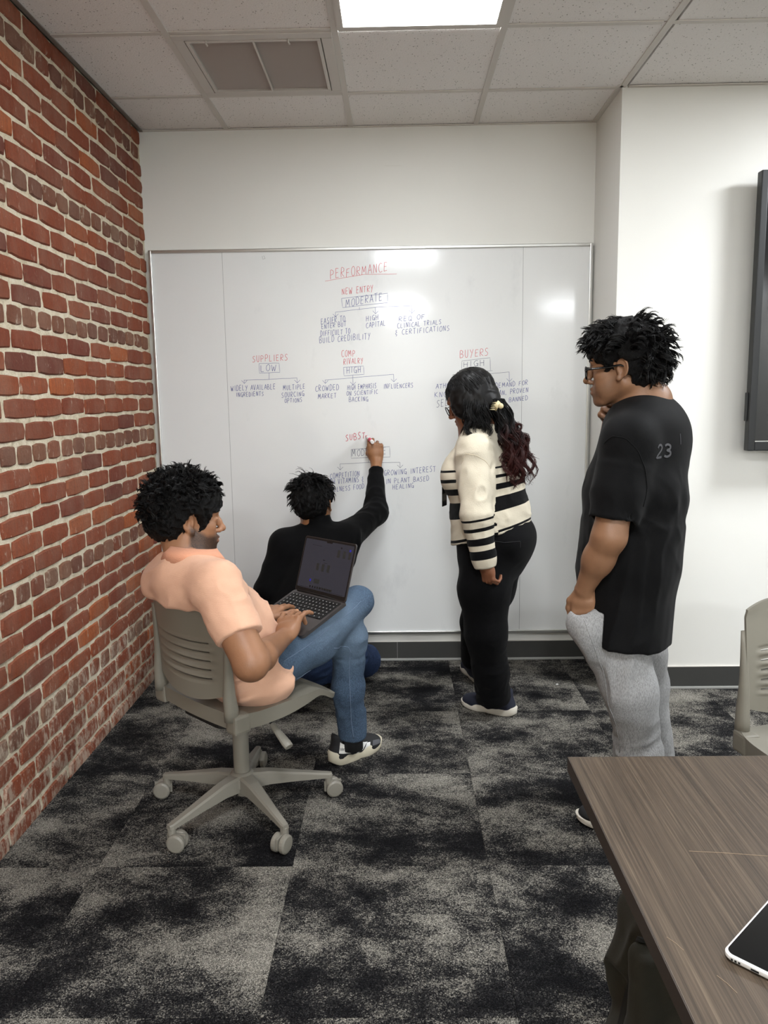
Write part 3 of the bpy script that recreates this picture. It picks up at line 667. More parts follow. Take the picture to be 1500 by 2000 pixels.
# ================================================================== TABLE, PHONE, BACKPACK
def mat_wood():
    t = NT('brown_wood_laminate'); 
    g = t.noise(t.vec('Position', scale=(1, 0.010, 1)), 460, 3, 0.65); g2 = t.noise(t.vec('Position', scale=(1, 0.02, 1)), 95, 4, 0.65, 0.2)
    v = t.math('ADD', t.math('MULTIPLY', g, 0.72), t.math('MULTIPLY', g2, 0.28))
    c = t.ramp(v, [(0.34, (50, 41, 32)), (0.46, (66, 55, 44)), (0.54, (76, 64, 52)), (0.68, (96, 83, 68))])
    t.bump(v, 0.12, 0.002)
    return t.fin(c, 0.42, spec=0.4)
M_WOOD = mat_wood(); M_EDGE = flat('dark_edge_band', (50, 40, 33), 0.45)
tb = empty('conference_table', (1.35, 0.30, 0), label='brown wood grain conference table at the lower right', cat='table')
tx, ty0, ty1 = 0.306, -1.05, 1.381
tl = lambda x, y, z: (x-1.35, y-0.30, z)
top_ = MB().box(tl(tx+0.0015, ty0, 0.712), tl(2.4, ty1-0.0015, 0.740), bev=0.0012).build('tabletop', M_WOOD, tb)
mb = MB(); mb.box(tl(tx, ty0, 0.7125), tl(tx+0.0015, ty1, 0.7395)); mb.box(tl(tx, ty1-0.0015, 0.7125), tl(2.4, ty1, 0.7395)); mb.build('edge_band', M_EDGE, tb)
for yy in (0.75, -0.7):
    for xx in (0.95, 1.75):
        MB().box(tl(xx-0.03, yy-0.03, 0.04), tl(xx+0.03, yy+0.03, 0.712), bev=0.004).build('leg', M_BLK, tb)
MB().box(tl(0.92, -0.73, 0.66), tl(1.78, 0.78, 0.712)).build('under_frame', M_BLK, tb)
for xx in (0.95, 1.75): MB().box(tl(xx-0.035, -0.95, 0.0), tl(xx+0.035, 1.0, 0.04), bev=0.006).build('foot', M_BLK, tb)
M_SCRA = flat('pale_scratch', (150, 130, 108), 0.5)
for a, b in (((1346, 1662), (1500, 1672)), ((1302, 1830), (1335, 1856)), ((1400, 1905), (1440, 1940))):
    A, B_ = atz(*a, 0.7403), atz(*b, 0.7403); MB().tube([tl(*A), tl(*((A+B_)/2+np.array([0.001, 0.001, 0]))), tl(*B_)], 0.0003, 4).build('scratch', M_SCRA, tb)
# phone
pc = atz(1416, 1862, 0.745); pu = atz(1500, 1764, 0.7475)-pc; pu[2] = 0; pu /= np.linalg.norm(pu); pv = np.array([pu[1], -pu[0], 0])
PW, PH, PT = 0.0765, 0.160, 0.0098
Mp = frame_M(np.array([pc[0], pc[1], 0.7403])+pu*PH/2+pv*PW/2-pu*0.005-pv*0.002, pv, pu, (0, 0, 1)) if np.cross(pv, pu)[2] > 0 else frame_M(np.array([pc[0], pc[1], 0.7403])+pu*PH/2+pv*PW/2, pu, pv, (0, 0, 1))
ph = empty('phone', (0, 0, 0), label='white cased phone with dark screen lying on the brown table', cat='phone'); ph.matrix_world = Mp
wid, hei = (PW, PH) if np.cross(pv, pu)[2] > 0 else (PH, PW)
M_WCASE = flat('white_phone_case', (226, 224, 222), 0.35)
mb = MB(); n_ = 48; o1 = rrect(wid, hei, 0.012, 8); o2 = rrect(wid-0.004, hei-0.004, 0.0105, 8); o3 = rrect(wid-0.006, hei-0.006, 0.0095, 8)
V = [(x, y, 0.0015) for x, y in o2]+[(x, y, 0.004) for x, y in o1]+[(x, y, PT-0.002) for x, y in o1]+[(x, y, PT) for x, y in o2]+[(x, y, PT-0.0005) for x, y in o3]; k = len(o1)
F = [(r*k+i, r*k+(i+1) % k, (r+1)*k+(i+1) % k, (r+1)*k+i) for r in range(4) for i in range(k)]+[tuple(reversed(range(k))), tuple(4*k+i for i in range(k))]
mb.add(V, F).build('phone_case', M_WCASE, ph, auto=0.7)
MB().prism(rrect(wid-0.0062, hei-0.0062, 0.0094, 8), PT-0.0004, PT+0.0002).build('phone_screen', M_SCR, ph)
for i in range(7):
    off = (-0.026+0.0042*i) if i < 3 else ((0.0) if i == 3 else 0.016+0.0042*(i-4)); hw = 0.0045 if i == 3 else 0.0012
    if wid < hei: MB().box((off-hw, -hei/2-0.0004, PT*0.38), (off+hw, -hei/2+0.002, PT*0.62)).build('port_slot', M_BLK, ph)
    else: MB().box((-wid/2-0.0004, off-hw, PT*0.38), (-wid/2+0.002, off+hw, PT*0.62)).build('port_slot', M_BLK, ph)
# ================================================================== BODIES: smooth-blended solids meshed on a grid
def vv(*a): return np.array(a, float)
def unit(v): v = np.asarray(v, float); return v/(np.linalg.norm(v)+1e-12)
def smin(a, b, k):
    h = np.maximum(k-np.abs(a-b), 0)/k; return np.minimum(a, b)-h*h*k*0.25
def smax(a, b, k): return -smin(-a, -b, k)
class Solid:
    def __init__(s, k=0.02): s.P = []; s.k = k; s.M = None; s.fx = []
    def _pt(s, p): p = np.asarray(p, float); return p if s.M is None else s.M[:3, :3] @ p + s.M[:3, 3]
    def _dr(s, d): d = np.asarray(d, float); return d if s.M is None else s.M[:3, :3] @ d
    def _add(s, fn, op, k): s.P.append((fn, op, s.k if k is None else k)); return s
    def cap(s, a, b, ra, rb=None, k=None, op='u'):
        a, b = s._pt(a), s._pt(b); rb = ra if rb is None else rb; ab = b-a; L2 = ab@ab+1e-12
        def fn(p):
            t = np.clip(((p-a)@ab)/L2, 0, 1); q = p-a-t[:, None]*ab
            return np.sqrt((q*q).sum(1))-(ra+(rb-ra)*t)
        return s._add(fn, op, k)
    def chain(s, pts, rs, k=None, op='u'):
        for i in range(len(pts)-1): s.cap(pts[i], pts[i+1], rs[i], rs[i+1], k, op)
        return s
    def cone(s, a, b, ra, rb, k=None, op='u', rnd=0.004):
        """flat-ended tapered cylinder"""
        a, b = s._pt(a), s._pt(b); ab = b-a; L = np.linalg.norm(ab); ax = ab/L
        def fn(p):
            h = (p-a)@ax; q = p-a-h[:, None]*ax; r = np.sqrt((q*q).sum(1)); R = ra+(rb-ra)*np.clip(h/L, 0, 1)
            return smax(r-R, np.abs(h-L/2)-L/2, rnd)
        return s._add(fn, op, k)
    def ell(s, c, r, X=None, Y=None, k=None, op='u'):
        """ellipsoid; X, Y are directions of the first two radii"""
        c = s._pt(c); r = np.asarray(r, float)
        X = unit(s._dr(X if X is not None else (1, 0, 0))); Y = s._dr(Y if Y is not None else ((0, 1, 0) if abs(X[1]) < .9 or s.M is not None else (0, 0, 1)))
        Y = unit(Y-X*(X@Y)); Z = np.cross(X, Y); R = np.stack([X, Y, Z], 1)
        def fn(p):
            q = (p-c)@R; k0 = np.sqrt(((q/r)**2).sum(1)); k1 = np.sqrt(((q/(r*r))**2).sum(1))+1e-9
            return k0*(k0-1)/k1
        return s._add(fn, op, k)
    def tube2(s, a, b, ra, rb, side, k=None, op='u', end=None, flat=False, rnd=0.006):
        """tapered bar of elliptic section: ra, rb = (half width along side, half depth); end = rounding length past the ends"""
        a, b = s._pt(a), s._pt(b); ab = b-a; L = np.linalg.norm(ab); ax = ab/L; S = s._dr(side); S = unit(S-ax*(ax@S)); N = np.cross(ax, S)
        ra, rb = np.asarray(ra, float), np.asarray(rb, float); e = end if end is not None else min(ra.min(), rb.min())
        def fn(p):
            q = p-a; h = q@ax; t = np.clip(h/L, 0, 1); u = q@S; n = q@N
            ru = ra[0]+(rb[0]-ra[0])*t; rn = ra[1]+(rb[1]-ra[1])*t
            if flat:
                k0 = np.sqrt((u/ru)**2+(n/rn)**2); k1 = np.sqrt((u/ru**2)**2+(n/rn**2)**2)+1e-9
                return smax(k0*(k0-1)/k1, np.abs(h-L/2)-L/2, rnd)
            w = (h-t*L)/e
            k0 = np.sqrt((u/ru)**2+(n/rn)**2+w*w); k1 = np.sqrt((u/ru**2)**2+(n/rn**2)**2+(w/e)**2)+1e-9
            return k0*(k0-1)/k1
        return s._add(fn, op, k)
    def box(s, c, h, X, Y, r=0.01, k=None, op='u'):
        c = s._pt(c); X = unit(s._dr(X)); Y = s._dr(Y); Y = unit(Y-X*(X@Y)); R = np.stack([X, Y, np.cross(X, Y)], 1); h = np.asarray(h, float)-r
        def fn(p):
            q = np.abs((p-c)@R)-h; return np.sqrt((np.maximum(q, 0)**2).sum(1))+np.minimum(q.max(1), 0)-r
        return s._add(fn, op, k)
    def plane(s, p0, n, k=0.004):
        """keep only the side against n"""
        p0, n = s._pt(p0), unit(s._dr(n)); return s._add(lambda p: (p-p0)@n, 'i', k)
    def effect(s, fn): s.fx.append(fn); return s
    def ev(s, p):
        """signed distance at points (no culling)"""
        d = np.full(len(p), 9.0)
        for fn, op, k in s.P:
            e = fn(p)
            d = smin(d, e, k) if op == 'u' else (smax(d, -e, k) if op == 's' else smax(d, e, k))
        for fx in s.fx: d = d+fx(p)
        return d
    def normal(s, p, e=0.002):
        g = np.stack([s.ev(p+o)-s.ev(p-o) for o in np.eye(3)*e], 1); return g/(np.linalg.norm(g, axis=1)[:, None]+1e-9)
    def snap(s, p, off=0.0, it=6):
        p = np.array(p, float)
        for _ in range(it): p = p-s.normal(p)*(s.ev(p)-off)[:, None]*0.9
        return p
    def grid(s, lo, hi, h, B=8, fxm=0.012):
        lo = np.asarray(lo, float); nb = np.ceil((np.asarray(hi)-lo)/(h*B)).astype(int)
        bi = np.stack(np.meshgrid(*[np.arange(n) for n in nb], indexing='ij'), -1).reshape(-1, 3)
        cen = lo+(bi*B+(B-1)/2)*h; rad = h*B*0.87
        ds = np.stack([fn(cen) for fn, op, k in s.P], 1)
        isu = np.array([op == 'u' for fn, op, k in s.P]); ks = np.array([k for fn, op, k in s.P])
        mu = ds[:, isu].min(1); act = mu < rad*1.25+ks[isu].max()*0.5+fxm
        oth = ~isu
        deep = mu < -(rad*1.25+fxm)
        if oth.any():
            sgn = np.array([-1.0 if op == 's' else 1.0 for fn, op, k in s.P])[oth]
            deep &= ((ds[:, oth]*sgn) < -(rad*1.25+fxm)).all(1)
        act &= ~deep
        D = np.full(nb*B, 1.0, np.float32)
        D6 = D.reshape(nb[0], B, nb[1], B, nb[2], B)
        for b in bi[deep]: D6[b[0], :, b[1], :, b[2], :] = -1.0
        ids = np.where(act)[0]
        loc = np.stack(np.meshgrid(*[np.arange(B)]*3, indexing='ij'), -1).reshape(-1, 3)*h
        pts = ((lo+bi[ids]*B*h)[:, None, :]+loc[None]); acc = np.full((len(ids), B**3), 1.0)
        for j, (fn, op, k) in enumerate(s.P):
            if op == 'u': sel = np.where(ds[ids, j] < rad*1.25+k+fxm)[0]
            elif op == 's': sel = np.where(ds[ids, j] < rad*1.25+k+fxm)[0]
            else: sel = np.where(ds[ids, j] > -(rad*1.25+k+fxm))[0]
            if len(sel) == 0: continue
            e = fn(pts[sel].reshape(-1, 3)).reshape(len(sel), -1); a = acc[sel]
            acc[sel] = smin(a, e, k) if op == 'u' else (smax(a, -e, k) if op == 's' else smax(a, e, k))
        for fx in s.fx:
            near = np.where(np.abs(acc).min(1) < rad)[0]
            acc[near] += fx(pts[near].reshape(-1, 3)).reshape(len(near), -1)
        D6[bi[ids, 0], :, bi[ids, 1], :, bi[ids, 2], :] = acc.reshape(-1, B, B, B)
        return D, lo
    def surface(s, lo, hi, h):
        D, lo = s.grid(lo, hi, h); S = D < 0; nx, ny, nz = D.shape
        cnt = np.zeros((nx-1, ny-1, nz-1), np.int8)
        offs = [(i, j, k) for i in (0, 1) for j in (0, 1) for k in (0, 1)]
        for i, j, k in offs: cnt += S[i:nx-1+i, j:ny-1+j, k:nz-1+k]
        cells = np.argwhere((cnt > 0) & (cnt < 8)); n = len(cells)
        val = np.stack([D[cells[:, 0]+i, cells[:, 1]+j, cells[:, 2]+k] for i, j, k in offs], 1).astype(float); val = np.clip(val, -h*2, h*2)
        acc = np.zeros((n, 3)); c = np.zeros(n); O = np.array(offs, float)
        for a in range(8):
            for ax in range(3):
                b = a | (4 >> ax)
                if b == a: continue
                m = (val[:, a] < 0) != (val[:, b] < 0); t = val[m, a]/(val[m, a]-val[m, b])
                acc[m] += O[a]+t[:, None]*(O[b]-O[a]); c[m] += 1
        V = lo+(cells+acc/c[:, None])*h
        idm = np.full((nx-1, ny-1, nz-1), -1, np.int32); idm[tuple(cells.T)] = np.arange(n)
        Fs = []
        for ax in range(3):
            sl0 = [slice(1, -1)]*3; sl1 = [slice(1, -1)]*3; sl0[ax] = slice(0, -1); sl1[ax] = slice(1, None)
            A, Bv = S[tuple(sl0)], S[tuple(sl1)]
            e = np.argwhere(A != Bv); flip = A[tuple(e.T)]
            g = e+1; g[:, ax] -= 1
            o1, o2 = [i for i in range(3) if i != ax]
            q = []
            for d1, d2 in ((-1, -1), (0, -1), (0, 0), (-1, 0)):
                c_ = g.copy(); c_[:, o1] += d1; c_[:, o2] += d2; q.append(idm[tuple(c_.T)])
            q = np.stack(q, 1); rev = ~flip if ax != 1 else flip
            q[rev] = q[rev][:, ::-1]; Fs.append(q)
        F = np.concatenate(Fs); F = F[(F >= 0).all(1)]
        return V, F
def hit(S, x, y, Y0=1.8, Y1=4.2):
    """where a sight line of the photograph meets a solid"""
    t = np.linspace(Y0, Y1, 320); d = _ray(x, y); P = np.array([0, 0, CAMZ])+d[None]*(t/d[1])[:, None]; v = S.ev(P); i = np.argmax(v < 0)
    if v[i] >= 0: i = int(np.argmin(v)); return P[i]
    a, b = t[max(i-1, 0)], t[i]
    for _ in range(12):
        m = (a+b)/2; 
        if S.ev((np.array([0, 0, CAMZ])+d*(m/d[1]))[None])[0] < 0: b = m
        else: a = m
    return np.array([0, 0, CAMZ])+d*(b/d[1])
def np_mesh(name, V, F, mats=None):
    me = bpy.data.meshes.new(name); k = F.shape[1]
    me.vertices.add(len(V)); me.vertices.foreach_set('co', np.asarray(V, np.float32).ravel())
    me.loops.add(F.size); me.loops.foreach_set('vertex_index', F.astype(np.int32).ravel())
    me.polygons.add(len(F)); me.polygons.foreach_set('loop_start', np.arange(0, F.size, k, dtype=np.int32))
    me.polygons.foreach_set('use_smooth', np.ones(len(F), bool))
    if mats is not None:
        for m in (mats if isinstance(mats, (list, tuple)) else [mats]): me.materials.append(m)
    me.update(calc_edges=True); me.validate(); return me
def put_attr(me, name, arr):
    a = me.attributes.new(name, 'FLOAT', 'POINT'); a.data.foreach_set('value', np.asarray(arr, np.float32))
def smooth_mesh(V, F, it=1, lam=0.5):
    for _ in range(it):
        acc = np.zeros_like(V); c = np.zeros(len(V))
        for i in range(4):
            a, b = F[:, i], F[:, (i+1) % 4]
            np.add.at(acc, a, V[b]); np.add.at(c, a, 1); np.add.at(acc, b, V[a]); np.add.at(c, b, 1)
        V = V+lam*(acc/np.maximum(c, 1)[:, None]-V)
    return V
def solid_obj(name, S, lo, hi, h, mat, parent, attrs=None, smooth=0, **k):
    V, F = S.surface(lo, hi, h)
    if smooth: V = smooth_mesh(V, F, smooth)
    me = np_mesh(name, V, F, mat)
    if attrs:
        for n, fn in attrs.items(): put_attr(me, n, fn(V))
    o = link(name, me, None, None, **k)
    if parent is not None:
        o.parent = parent; o.matrix_parent_inverse = parent.matrix_basis.inverted()
    return o
def attach(o, parent):
    o.parent = parent; o.matrix_parent_inverse = parent.matrix_basis.inverted(); return o
# value noise on numpy points
_NG = np.random.RandomState(5).rand(64, 64, 64).astype(np.float32)
def vnoise(p, seed=0):
    p = p+seed*7.31; i = np.floor(p).astype(int); f = p-i; f = f*f*(3-2*f); i &= 63; j = (i+1) & 63
    g = _NG; x0, y0, z0 = i.T; x1, y1, z1 = j.T; fx, fy, fz = f.T
    a = g[x0, y0, z0]*(1-fx)+g[x1, y0, z0]*fx; b = g[x0, y1, z0]*(1-fx)+g[x1, y1, z0]*fx
    c = g[x0, y0, z1]*(1-fx)+g[x1, y0, z1]*fx; d = g[x0, y1, z1]*(1-fx)+g[x1, y1, z1]*fx
    return (a*(1-fy)+b*fy)*(1-fz)+(c*(1-fy)+d*fy)*fz
def folds(amp, freq, axis, stretch=4.0, seed=0, mask=None, warp=0.5):
    """cloth folds running along axis: ridged noise, long along the axis and short across it"""
    ax = unit(axis)
    def fx(p):
        q = p-np.outer(p@ax, ax)*(1-1/stretch)
        w = vnoise(p*7, seed+3)[:, None]*warp*1.6*np.array([1, .7, -.8])
        n = vnoise(q*freq*2.2+w, seed); r = 1-np.abs(2*n-1)*2.2; r2 = vnoise(q*freq*4.6+w, seed+9); b = vnoise(p*8, seed+5)
        v = amp*((-.15-r*0.75)*np.clip(b*2.2-.5, 0.1, 1)-0.35*(r2-.5))
        v = np.minimum(v, amp*.22)
        return v if mask is None else v*mask(p)
    return fx
def bulge(c, r, pos=True):
    c = np.asarray(c, float)
    return lambda p: np.exp(-((p-c)**2).sum(1)/(2*r*r))
# ---- anatomy
def axes(fwd, up):
    f = unit(fwd); u = np.asarray(up, float); u = unit(u-f*(f@u)); l = np.cross(u, f)
    return f, l, u
def frame4(o, x, y, z):
    M = np.eye(4); M[:3, 0], M[:3, 1], M[:3, 2], M[:3, 3] = x, y, z, o; return M
def head_frame(o, fwd, up, s=1.0):
    f, l, u = axes(fwd, up); return frame4(o, f*s, l*s, u*s)
def hp(M, *p): return M[:3, :3] @ np.array(p, float)+M[:3, 3]
def add_head(S, M, fem=False):
    """head in its own frame: x to the face, y to the left ear, z to the crown; origin between the ears"""
    s = np.linalg.norm(M[:3, 0]); keep = S.M; S.M = M
    R = lambda *a: tuple(x*s for x in a); e = lambda c, r, k=0.02, **q: S.ell(c, R(*r), k=k*s, **q)
    e((-.014, 0, .034), (.096, .074, .080), .02); e((.040, 0, .040), (.048, .062, .052), .03)
    e((.034, 0, -.030), (.054, .056, .070), .03)
    for y in (-1, 1):
        S.cap((-.012, y*.054, -.048), (.058, y*.022, -.097), .019*s, .016*s, k=.022*s)
        e((.058, y*.040, -.020), (.024, .020, .018), .02)
        e((.050, y*.036, -.055), (.030, .020, .030), .02)
    e((.074, 0, -.101), (.019, .022, .016), .018); e((.070, 0, -.068), (.027, .030, .028), .02)
    S.cap((.083, -.030, .026), (.083, .030, .026), .012*s, k=.014*s)
    for y in (-1, 1): e((.099, y*.031, .004), (.012, .017, .011), .014, op='s')
    for y in (-1, 1):
        e((.0785, y*.031, .003), (.0125, .0135, .0120), .004)
        S.cap((.090, y*.022, .0075), (.088, y*.042, .006), .0028*s, k=.004*s)
    S.chain([(.088, 0, .016), (.099, 0, -.006), (.111, 0, -.027)], [.0075*s, .0085*s, .0105*s], k=.012*s)
    e((.112, 0, -.031), (.011, .0115, .0095), .008)
    for y in (-1, 1): e((.099, y*.0135, -.036), (.010, .0075, .0075), .007)
    e((.0955, 0, -.0585), (.008, .021, .0055), .006); e((.0935, 0, -.0715), (.0085, .019, .0065), .006)
    e((.104, 0, -.0650), (.008, .020, .0014), .003, op='s')
    for y in (-1, 1):
        e((-.004, y*.070, -.004), (.012, .010, .022), .008)
        e((-.010, y*.078, -.002), (.0185, .0055, .0300), .005, X=(1, -y*.35, 0), Y=(y*.35, 1, 0))
        e((-.006, y*.0835, -.006), (.0100, .0085, .0155), .003, op='s')
        e((.003, y*.0775, -.031), (.0085, .0055, .0095), .005)
        P = [(-.006+.0165*math.cos(a)-.004, y*(.0815+.0050*(math.cos(a) < 0)-.004*(math.cos(a))), .000+.0275*math.sin(a)) for a in np.linspace(-2.2, 0.9+PI*0.0, 2)]
        P = [(-.0105+.0165*math.cos(a), y*(.0810-.0065*math.cos(a)), .0005+.0275*math.sin(a)) for a in np.linspace(0.35, PI+1.15, 12)]
        S.chain(P, [.0036*s]*12, k=.002*s)
        S.cap((.001, y*.0765, -.010), (.004, y*.0750, -.002), .0045*s, k=.004*s)
    S.M = keep
FING = {'index': (.092, .030, (.043, .026, .021), .0086), 'middle': (.096, .0095, (.047, .030, .022), .0088), 'ring': (.091, -.0115, (.043, .028, .021), .0083), 'pinky': (.083, -.0310, (.034, .021, .019), .0072)}
def add_hand(S, o, X, Y, Z, curl, spread=None, thumb=None, s=1.0, fore=None):
    """wrist at o; X along the palm, Y to the thumb side, Z out of the back of the hand.
    curl: {finger: (mcp, pip, dip) radians}; returns the finger tips"""
    X = unit(X); Y = np.asarray(Y, float); Y = unit(Y-X*(X@Y)); Zc = np.cross(X, Y); Z = Zc if Zc@np.asarray(Z, float) > 0 else -Zc
    keep = S.M; S.M = frame4(o, X*s, Y*s, Z*s); tips = {}
    S.tube2((.004, 0, 0), (.050, 0, .000), (.029*s, .0175*s), (.038*s, .0155*s), (0, 1, 0), k=.014*s)
    S.tube2((.045, .002, .000), (.082, 0, .0005), (.038*s, .0150*s), (.0375*s, .0125*s), (0, 1, 0), k=.012*s)
    S.ell((.038, .022, -.012), (.034*s, .016*s, .014*s), X=(1, .45, 0), Y=(-.45, 1, 0), k=.012*s)
    S.ell((.040, -.026, -.010), (.034*s, .012*s, .012*s), k=.012*s)
    for nm, (bx, by, L, r) in FING.items():
        a = (spread or {}).get(nm, {'index': .10, 'middle': .02, 'ring': -.06, 'pinky': -.16}[nm]); c = curl[nm] if isinstance(curl, dict) else curl
        p = vv(bx, by, -.001); ang = 0; P = [p]; 
        for i in range(3):
            ang += c[i]; d = vv(math.cos(ang)*math.cos(a), math.cos(ang)*math.sin(a), -math.sin(ang)); p = p+d*L[i]*(0.86 if i == 2 else 1); P.append(p)
        S.ell(P[0]+vv(0, 0, .003), (.0105*s, .0095*s, .0095*s), k=.008*s)
        S.cap(P[0]-vv(.02, by*.25*0, 0), P[0], r*1.05*s, r*1.08*s, k=.009*s)
        S.cap(P[0], P[1], r*1.08*s, r*.98*s, k=.004*s); S.cap(P[1], P[2], r*1.0*s, r*.90*s, k=.003*s); S.cap(P[2], P[3], r*.90*s, r*.80*s, k=.003*s)
        nd = vv(math.sin(ang)*math.cos(a), math.sin(ang)*math.sin(a), math.cos(ang)); tips[nm] = (S._pt(P[3]), S._dr(nd), S._pt(P[3]+nd*r*.75))
    th = thumb or [(.022, .026, -.008), (.050, .050, -.016), (.080, .060, -.020), (.104, .062, -.022)]
    S.chain(th, [.0135*s, .0115*s, .0100*s, .0085*s], k=.007*s); tips['thumb'] = (S._pt(th[3]), S._dr((0, .5, .8)), S._pt(vv(*th[3])+vv(-.001, .004, .007)))
    S.M = keep; return tips
def limb(S, pts, rs, k=.02): S.chain(pts, rs, k); return S

def mat_skin(name, base, dark, lip, beard=(38, 30, 26)):
    t = NT(name); p = t.vec('Position')
    n = t.noise(p, 28, 4, 0.6); c = t.mix(n, base, tuple(min(255, int(v*1.10)) for v in base)); c = t.mix(t.maprange(t.noise(p, 8, 3), 0.35, 0.7, 0, 0.5), c, dark)
    c = t.mix(t.attr('lip'), c, lip)
    bn = t.noise(p, 420, 2, 0.7); c = t.mix(t.math('MULTIPLY', t.attr('beard'), t.maprange(bn, 0.3, 0.62, 0.68, 1.0)), c, beard)
    c = t.mix(t.attr('nail'), c, tuple(min(255, int(v*1.22)+14) for v in base))
    t.bump(t.noise(p, 300, 3, 0.6), 0.16, 0.003)
    return t.fin(c, 0.46, spec=0.4, Subsurface_Weight=0.03, Subsurface_Radius=(0.012, 0.005, 0.003), Subsurface_Scale=1.0)
def mat_cloth(name, rgb, rgb2=None, weave=700, wb=0.35, rough=0.85, heather=0.0, sheen=0.1, wf=0.5):
    t = NT(name); p = t.vec('Position'); n = t.noise(p, 12, 4, 0.6)
    c = t.mix(n, rgb, rgb2 or tuple(min(255, int(v*1.08)+2) for v in rgb))
    if heather > 0: c = t.mix(t.maprange(t.noise(t.vec('Position', scale=(1, 1, 0.25)), 420, 3, 0.7), 0.42, 0.62, 0, heather), c, tuple(int(v*0.62) for v in rgb))
    t.bump(t.noise(p, weave, 2, wf), wb, 0.003)
    return t.fin(c, rough, spec=0.12, Sheen_Weight=sheen)
def mat_hair(name, rgb=(12, 11, 11), tip=None):
    t = NT(name); c = lin(rgb)
    if name == 'black_hair_under':
        t.bump(t.noise(t.vec('Position', scale=(1, 1, .45)), 230, 4, .7, 1.2), .9, .006); return t.fin(c, 0.55, spec=0.2)
    if tip is not None: c = t.mix(t.attr('tipmix'), rgb, tip)
    return t.fin(c, 0.48, spec=0.26)
# ---- hair: a combed cap and many curling locks over it
def strands(name, roots, dirs, mat, parent, L, seg=10, r=0.0016, curl=0.006, freq=2.5, grav=0.5, stiff=0.6, keep=None, seed=0, taper=0.35, Lvar=0.4, tipattr=None, curl0=0.15, sides=3, clump=0, tight=.72):
    rd = np.random.RandomState(seed)
    if clump:                                                            # locks: strands gather round a few guide strands
        allr = np.array(roots, float); pick = rd.permutation(len(allr))[:clump]; own = np.argmin(((allr[:, None]-allr[pick][None])**2).sum(2), 1) if len(allr)*clump < 4e6 else rd.randint(0, clump, len(allr))
        roots, dirs, L = allr[pick], np.array(dirs, float)[pick], (L if np.isscalar(L) else np.asarray(L)[pick])
    n = len(roots); P = np.array(roots, float); D = np.array(dirs, float); D /= np.linalg.norm(D, axis=1)[:, None]
    Ls = L*(1-Lvar*rd.rand(n)) if np.isscalar(L) else np.asarray(L)*(1-Lvar*rd.rand(n)); step = Ls/seg
    path = [P.copy()]; g = vv(0, 0, -1)
    for i in range(seg):
        D = D*1.0+g*grav*(0.12+0.10*i/seg)+(rd.rand(n, 3)-.5)*0.10*(1-stiff); D /= np.linalg.norm(D, axis=1)[:, None]
        P = P+D*step[:, None]
        if keep is not None: P = keep(P)
        path.append(P.copy())
    path = np.stack(path, 1)                                           # n, seg+1, 3
    T = np.gradient(path, axis=1); T /= np.linalg.norm(T, axis=2)[..., None]+1e-9
    A = np.cross(T, vv(.37, .61, .70)); A /= np.linalg.norm(A, axis=2)[..., None]+1e-9; Bn = np.cross(T, A)
    ph = rd.rand(n)*6.28; fr = freq*(0.7+0.6*rd.rand(n)); sg = np.where(rd.rand(n) < .5, -1, 1)
    tt = np.linspace(0, 1, seg+1); amp = curl*(curl0+(1-curl0)*tt)[None]*(0.6+0.8*rd.rand(n))[:, None]
    th = ph[:, None]+sg[:, None]*fr[:, None]*6.28*tt[None]*(Ls/0.06)[:, None]
    path = path+A*(amp*(np.cos(th)-np.cos(ph)[:, None]))[..., None]+Bn*(amp*(np.sin(th)-np.sin(ph)[:, None]))[..., None]
    if clump:
        off = allr-roots[own]; n = len(allr); cut = 1-.25*rd.rand(n)                 # every strand follows its guide, drawn together towards the tip
        path = path[own]; sl = (tt[None]*cut[:, None])*seg; i0 = np.minimum(sl.astype(int), seg-1); fr_ = (sl-i0)[..., None]; ar = np.arange(n)[:, None]
        path = path[ar, i0]*(1-fr_)+path[ar, i0+1]*fr_
        path = path+off[:, None, :]*(1-tight*tt[None, :, None]**.7)+(rd.rand(n, 1, 3)-.5)*r*3*tt[None, :, None]
    T = np.gradient(path, axis=1); T /= np.linalg.norm(T, axis=2)[..., None]+1e-9
    A = np.cross(T, vv(.37, .61, .70)); A /= np.linalg.norm(A, axis=2)[..., None]+1e-9; Bn = np.cross(T, A)
    rr = (r*(0.6+0.8*rd.rand(n)))[:, None]*(1-(1-taper)*tt**1.5)[None]
    k = sides; an = np.arange(k)*2*PI/k
    V = path[:, :, None, :]+rr[..., None, None]*(A[:, :, None, :]*np.cos(an)[None, None, :, None]+Bn[:, :, None, :]*np.sin(an)[None, None, :, None])
    idx = np.arange(n*(seg+1)*k).reshape(n, seg+1, k)
    F = np.stack([idx[:, :-1, :], np.roll(idx, -1, 2)[:, :-1, :], np.roll(idx, -1, 2)[:, 1:, :], idx[:, 1:, :]], -1).reshape(-1, 4)
    me = np_mesh(name, V.reshape(-1, 3), F, mat)
    if tipattr is not None: put_attr(me, 'tipmix', tipattr(V.reshape(-1, 3), np.repeat(np.tile(tt, n), k)))
    return attach(link(name, me), parent)
def scalp(M, n, seed, ok, c=(-.016, 0, .040), r=(.100, .079, .082)):
    """points and normals of the scalp where ok(unit direction) holds (head frame)"""
    rd = np.random.RandomState(seed); u = rd.randn(n*6, 3); u /= np.linalg.norm(u, axis=1)[:, None]; u = u[ok(u)][:n]
    p = u*np.array(r)+np.array(c); nr = u/np.array(r); nr /= np.linalg.norm(nr, axis=1)[:, None]
    return p @ M[:3, :3].T+M[:3, 3], nr @ M[:3, :3].T/np.linalg.norm(M[:3, 0]), u
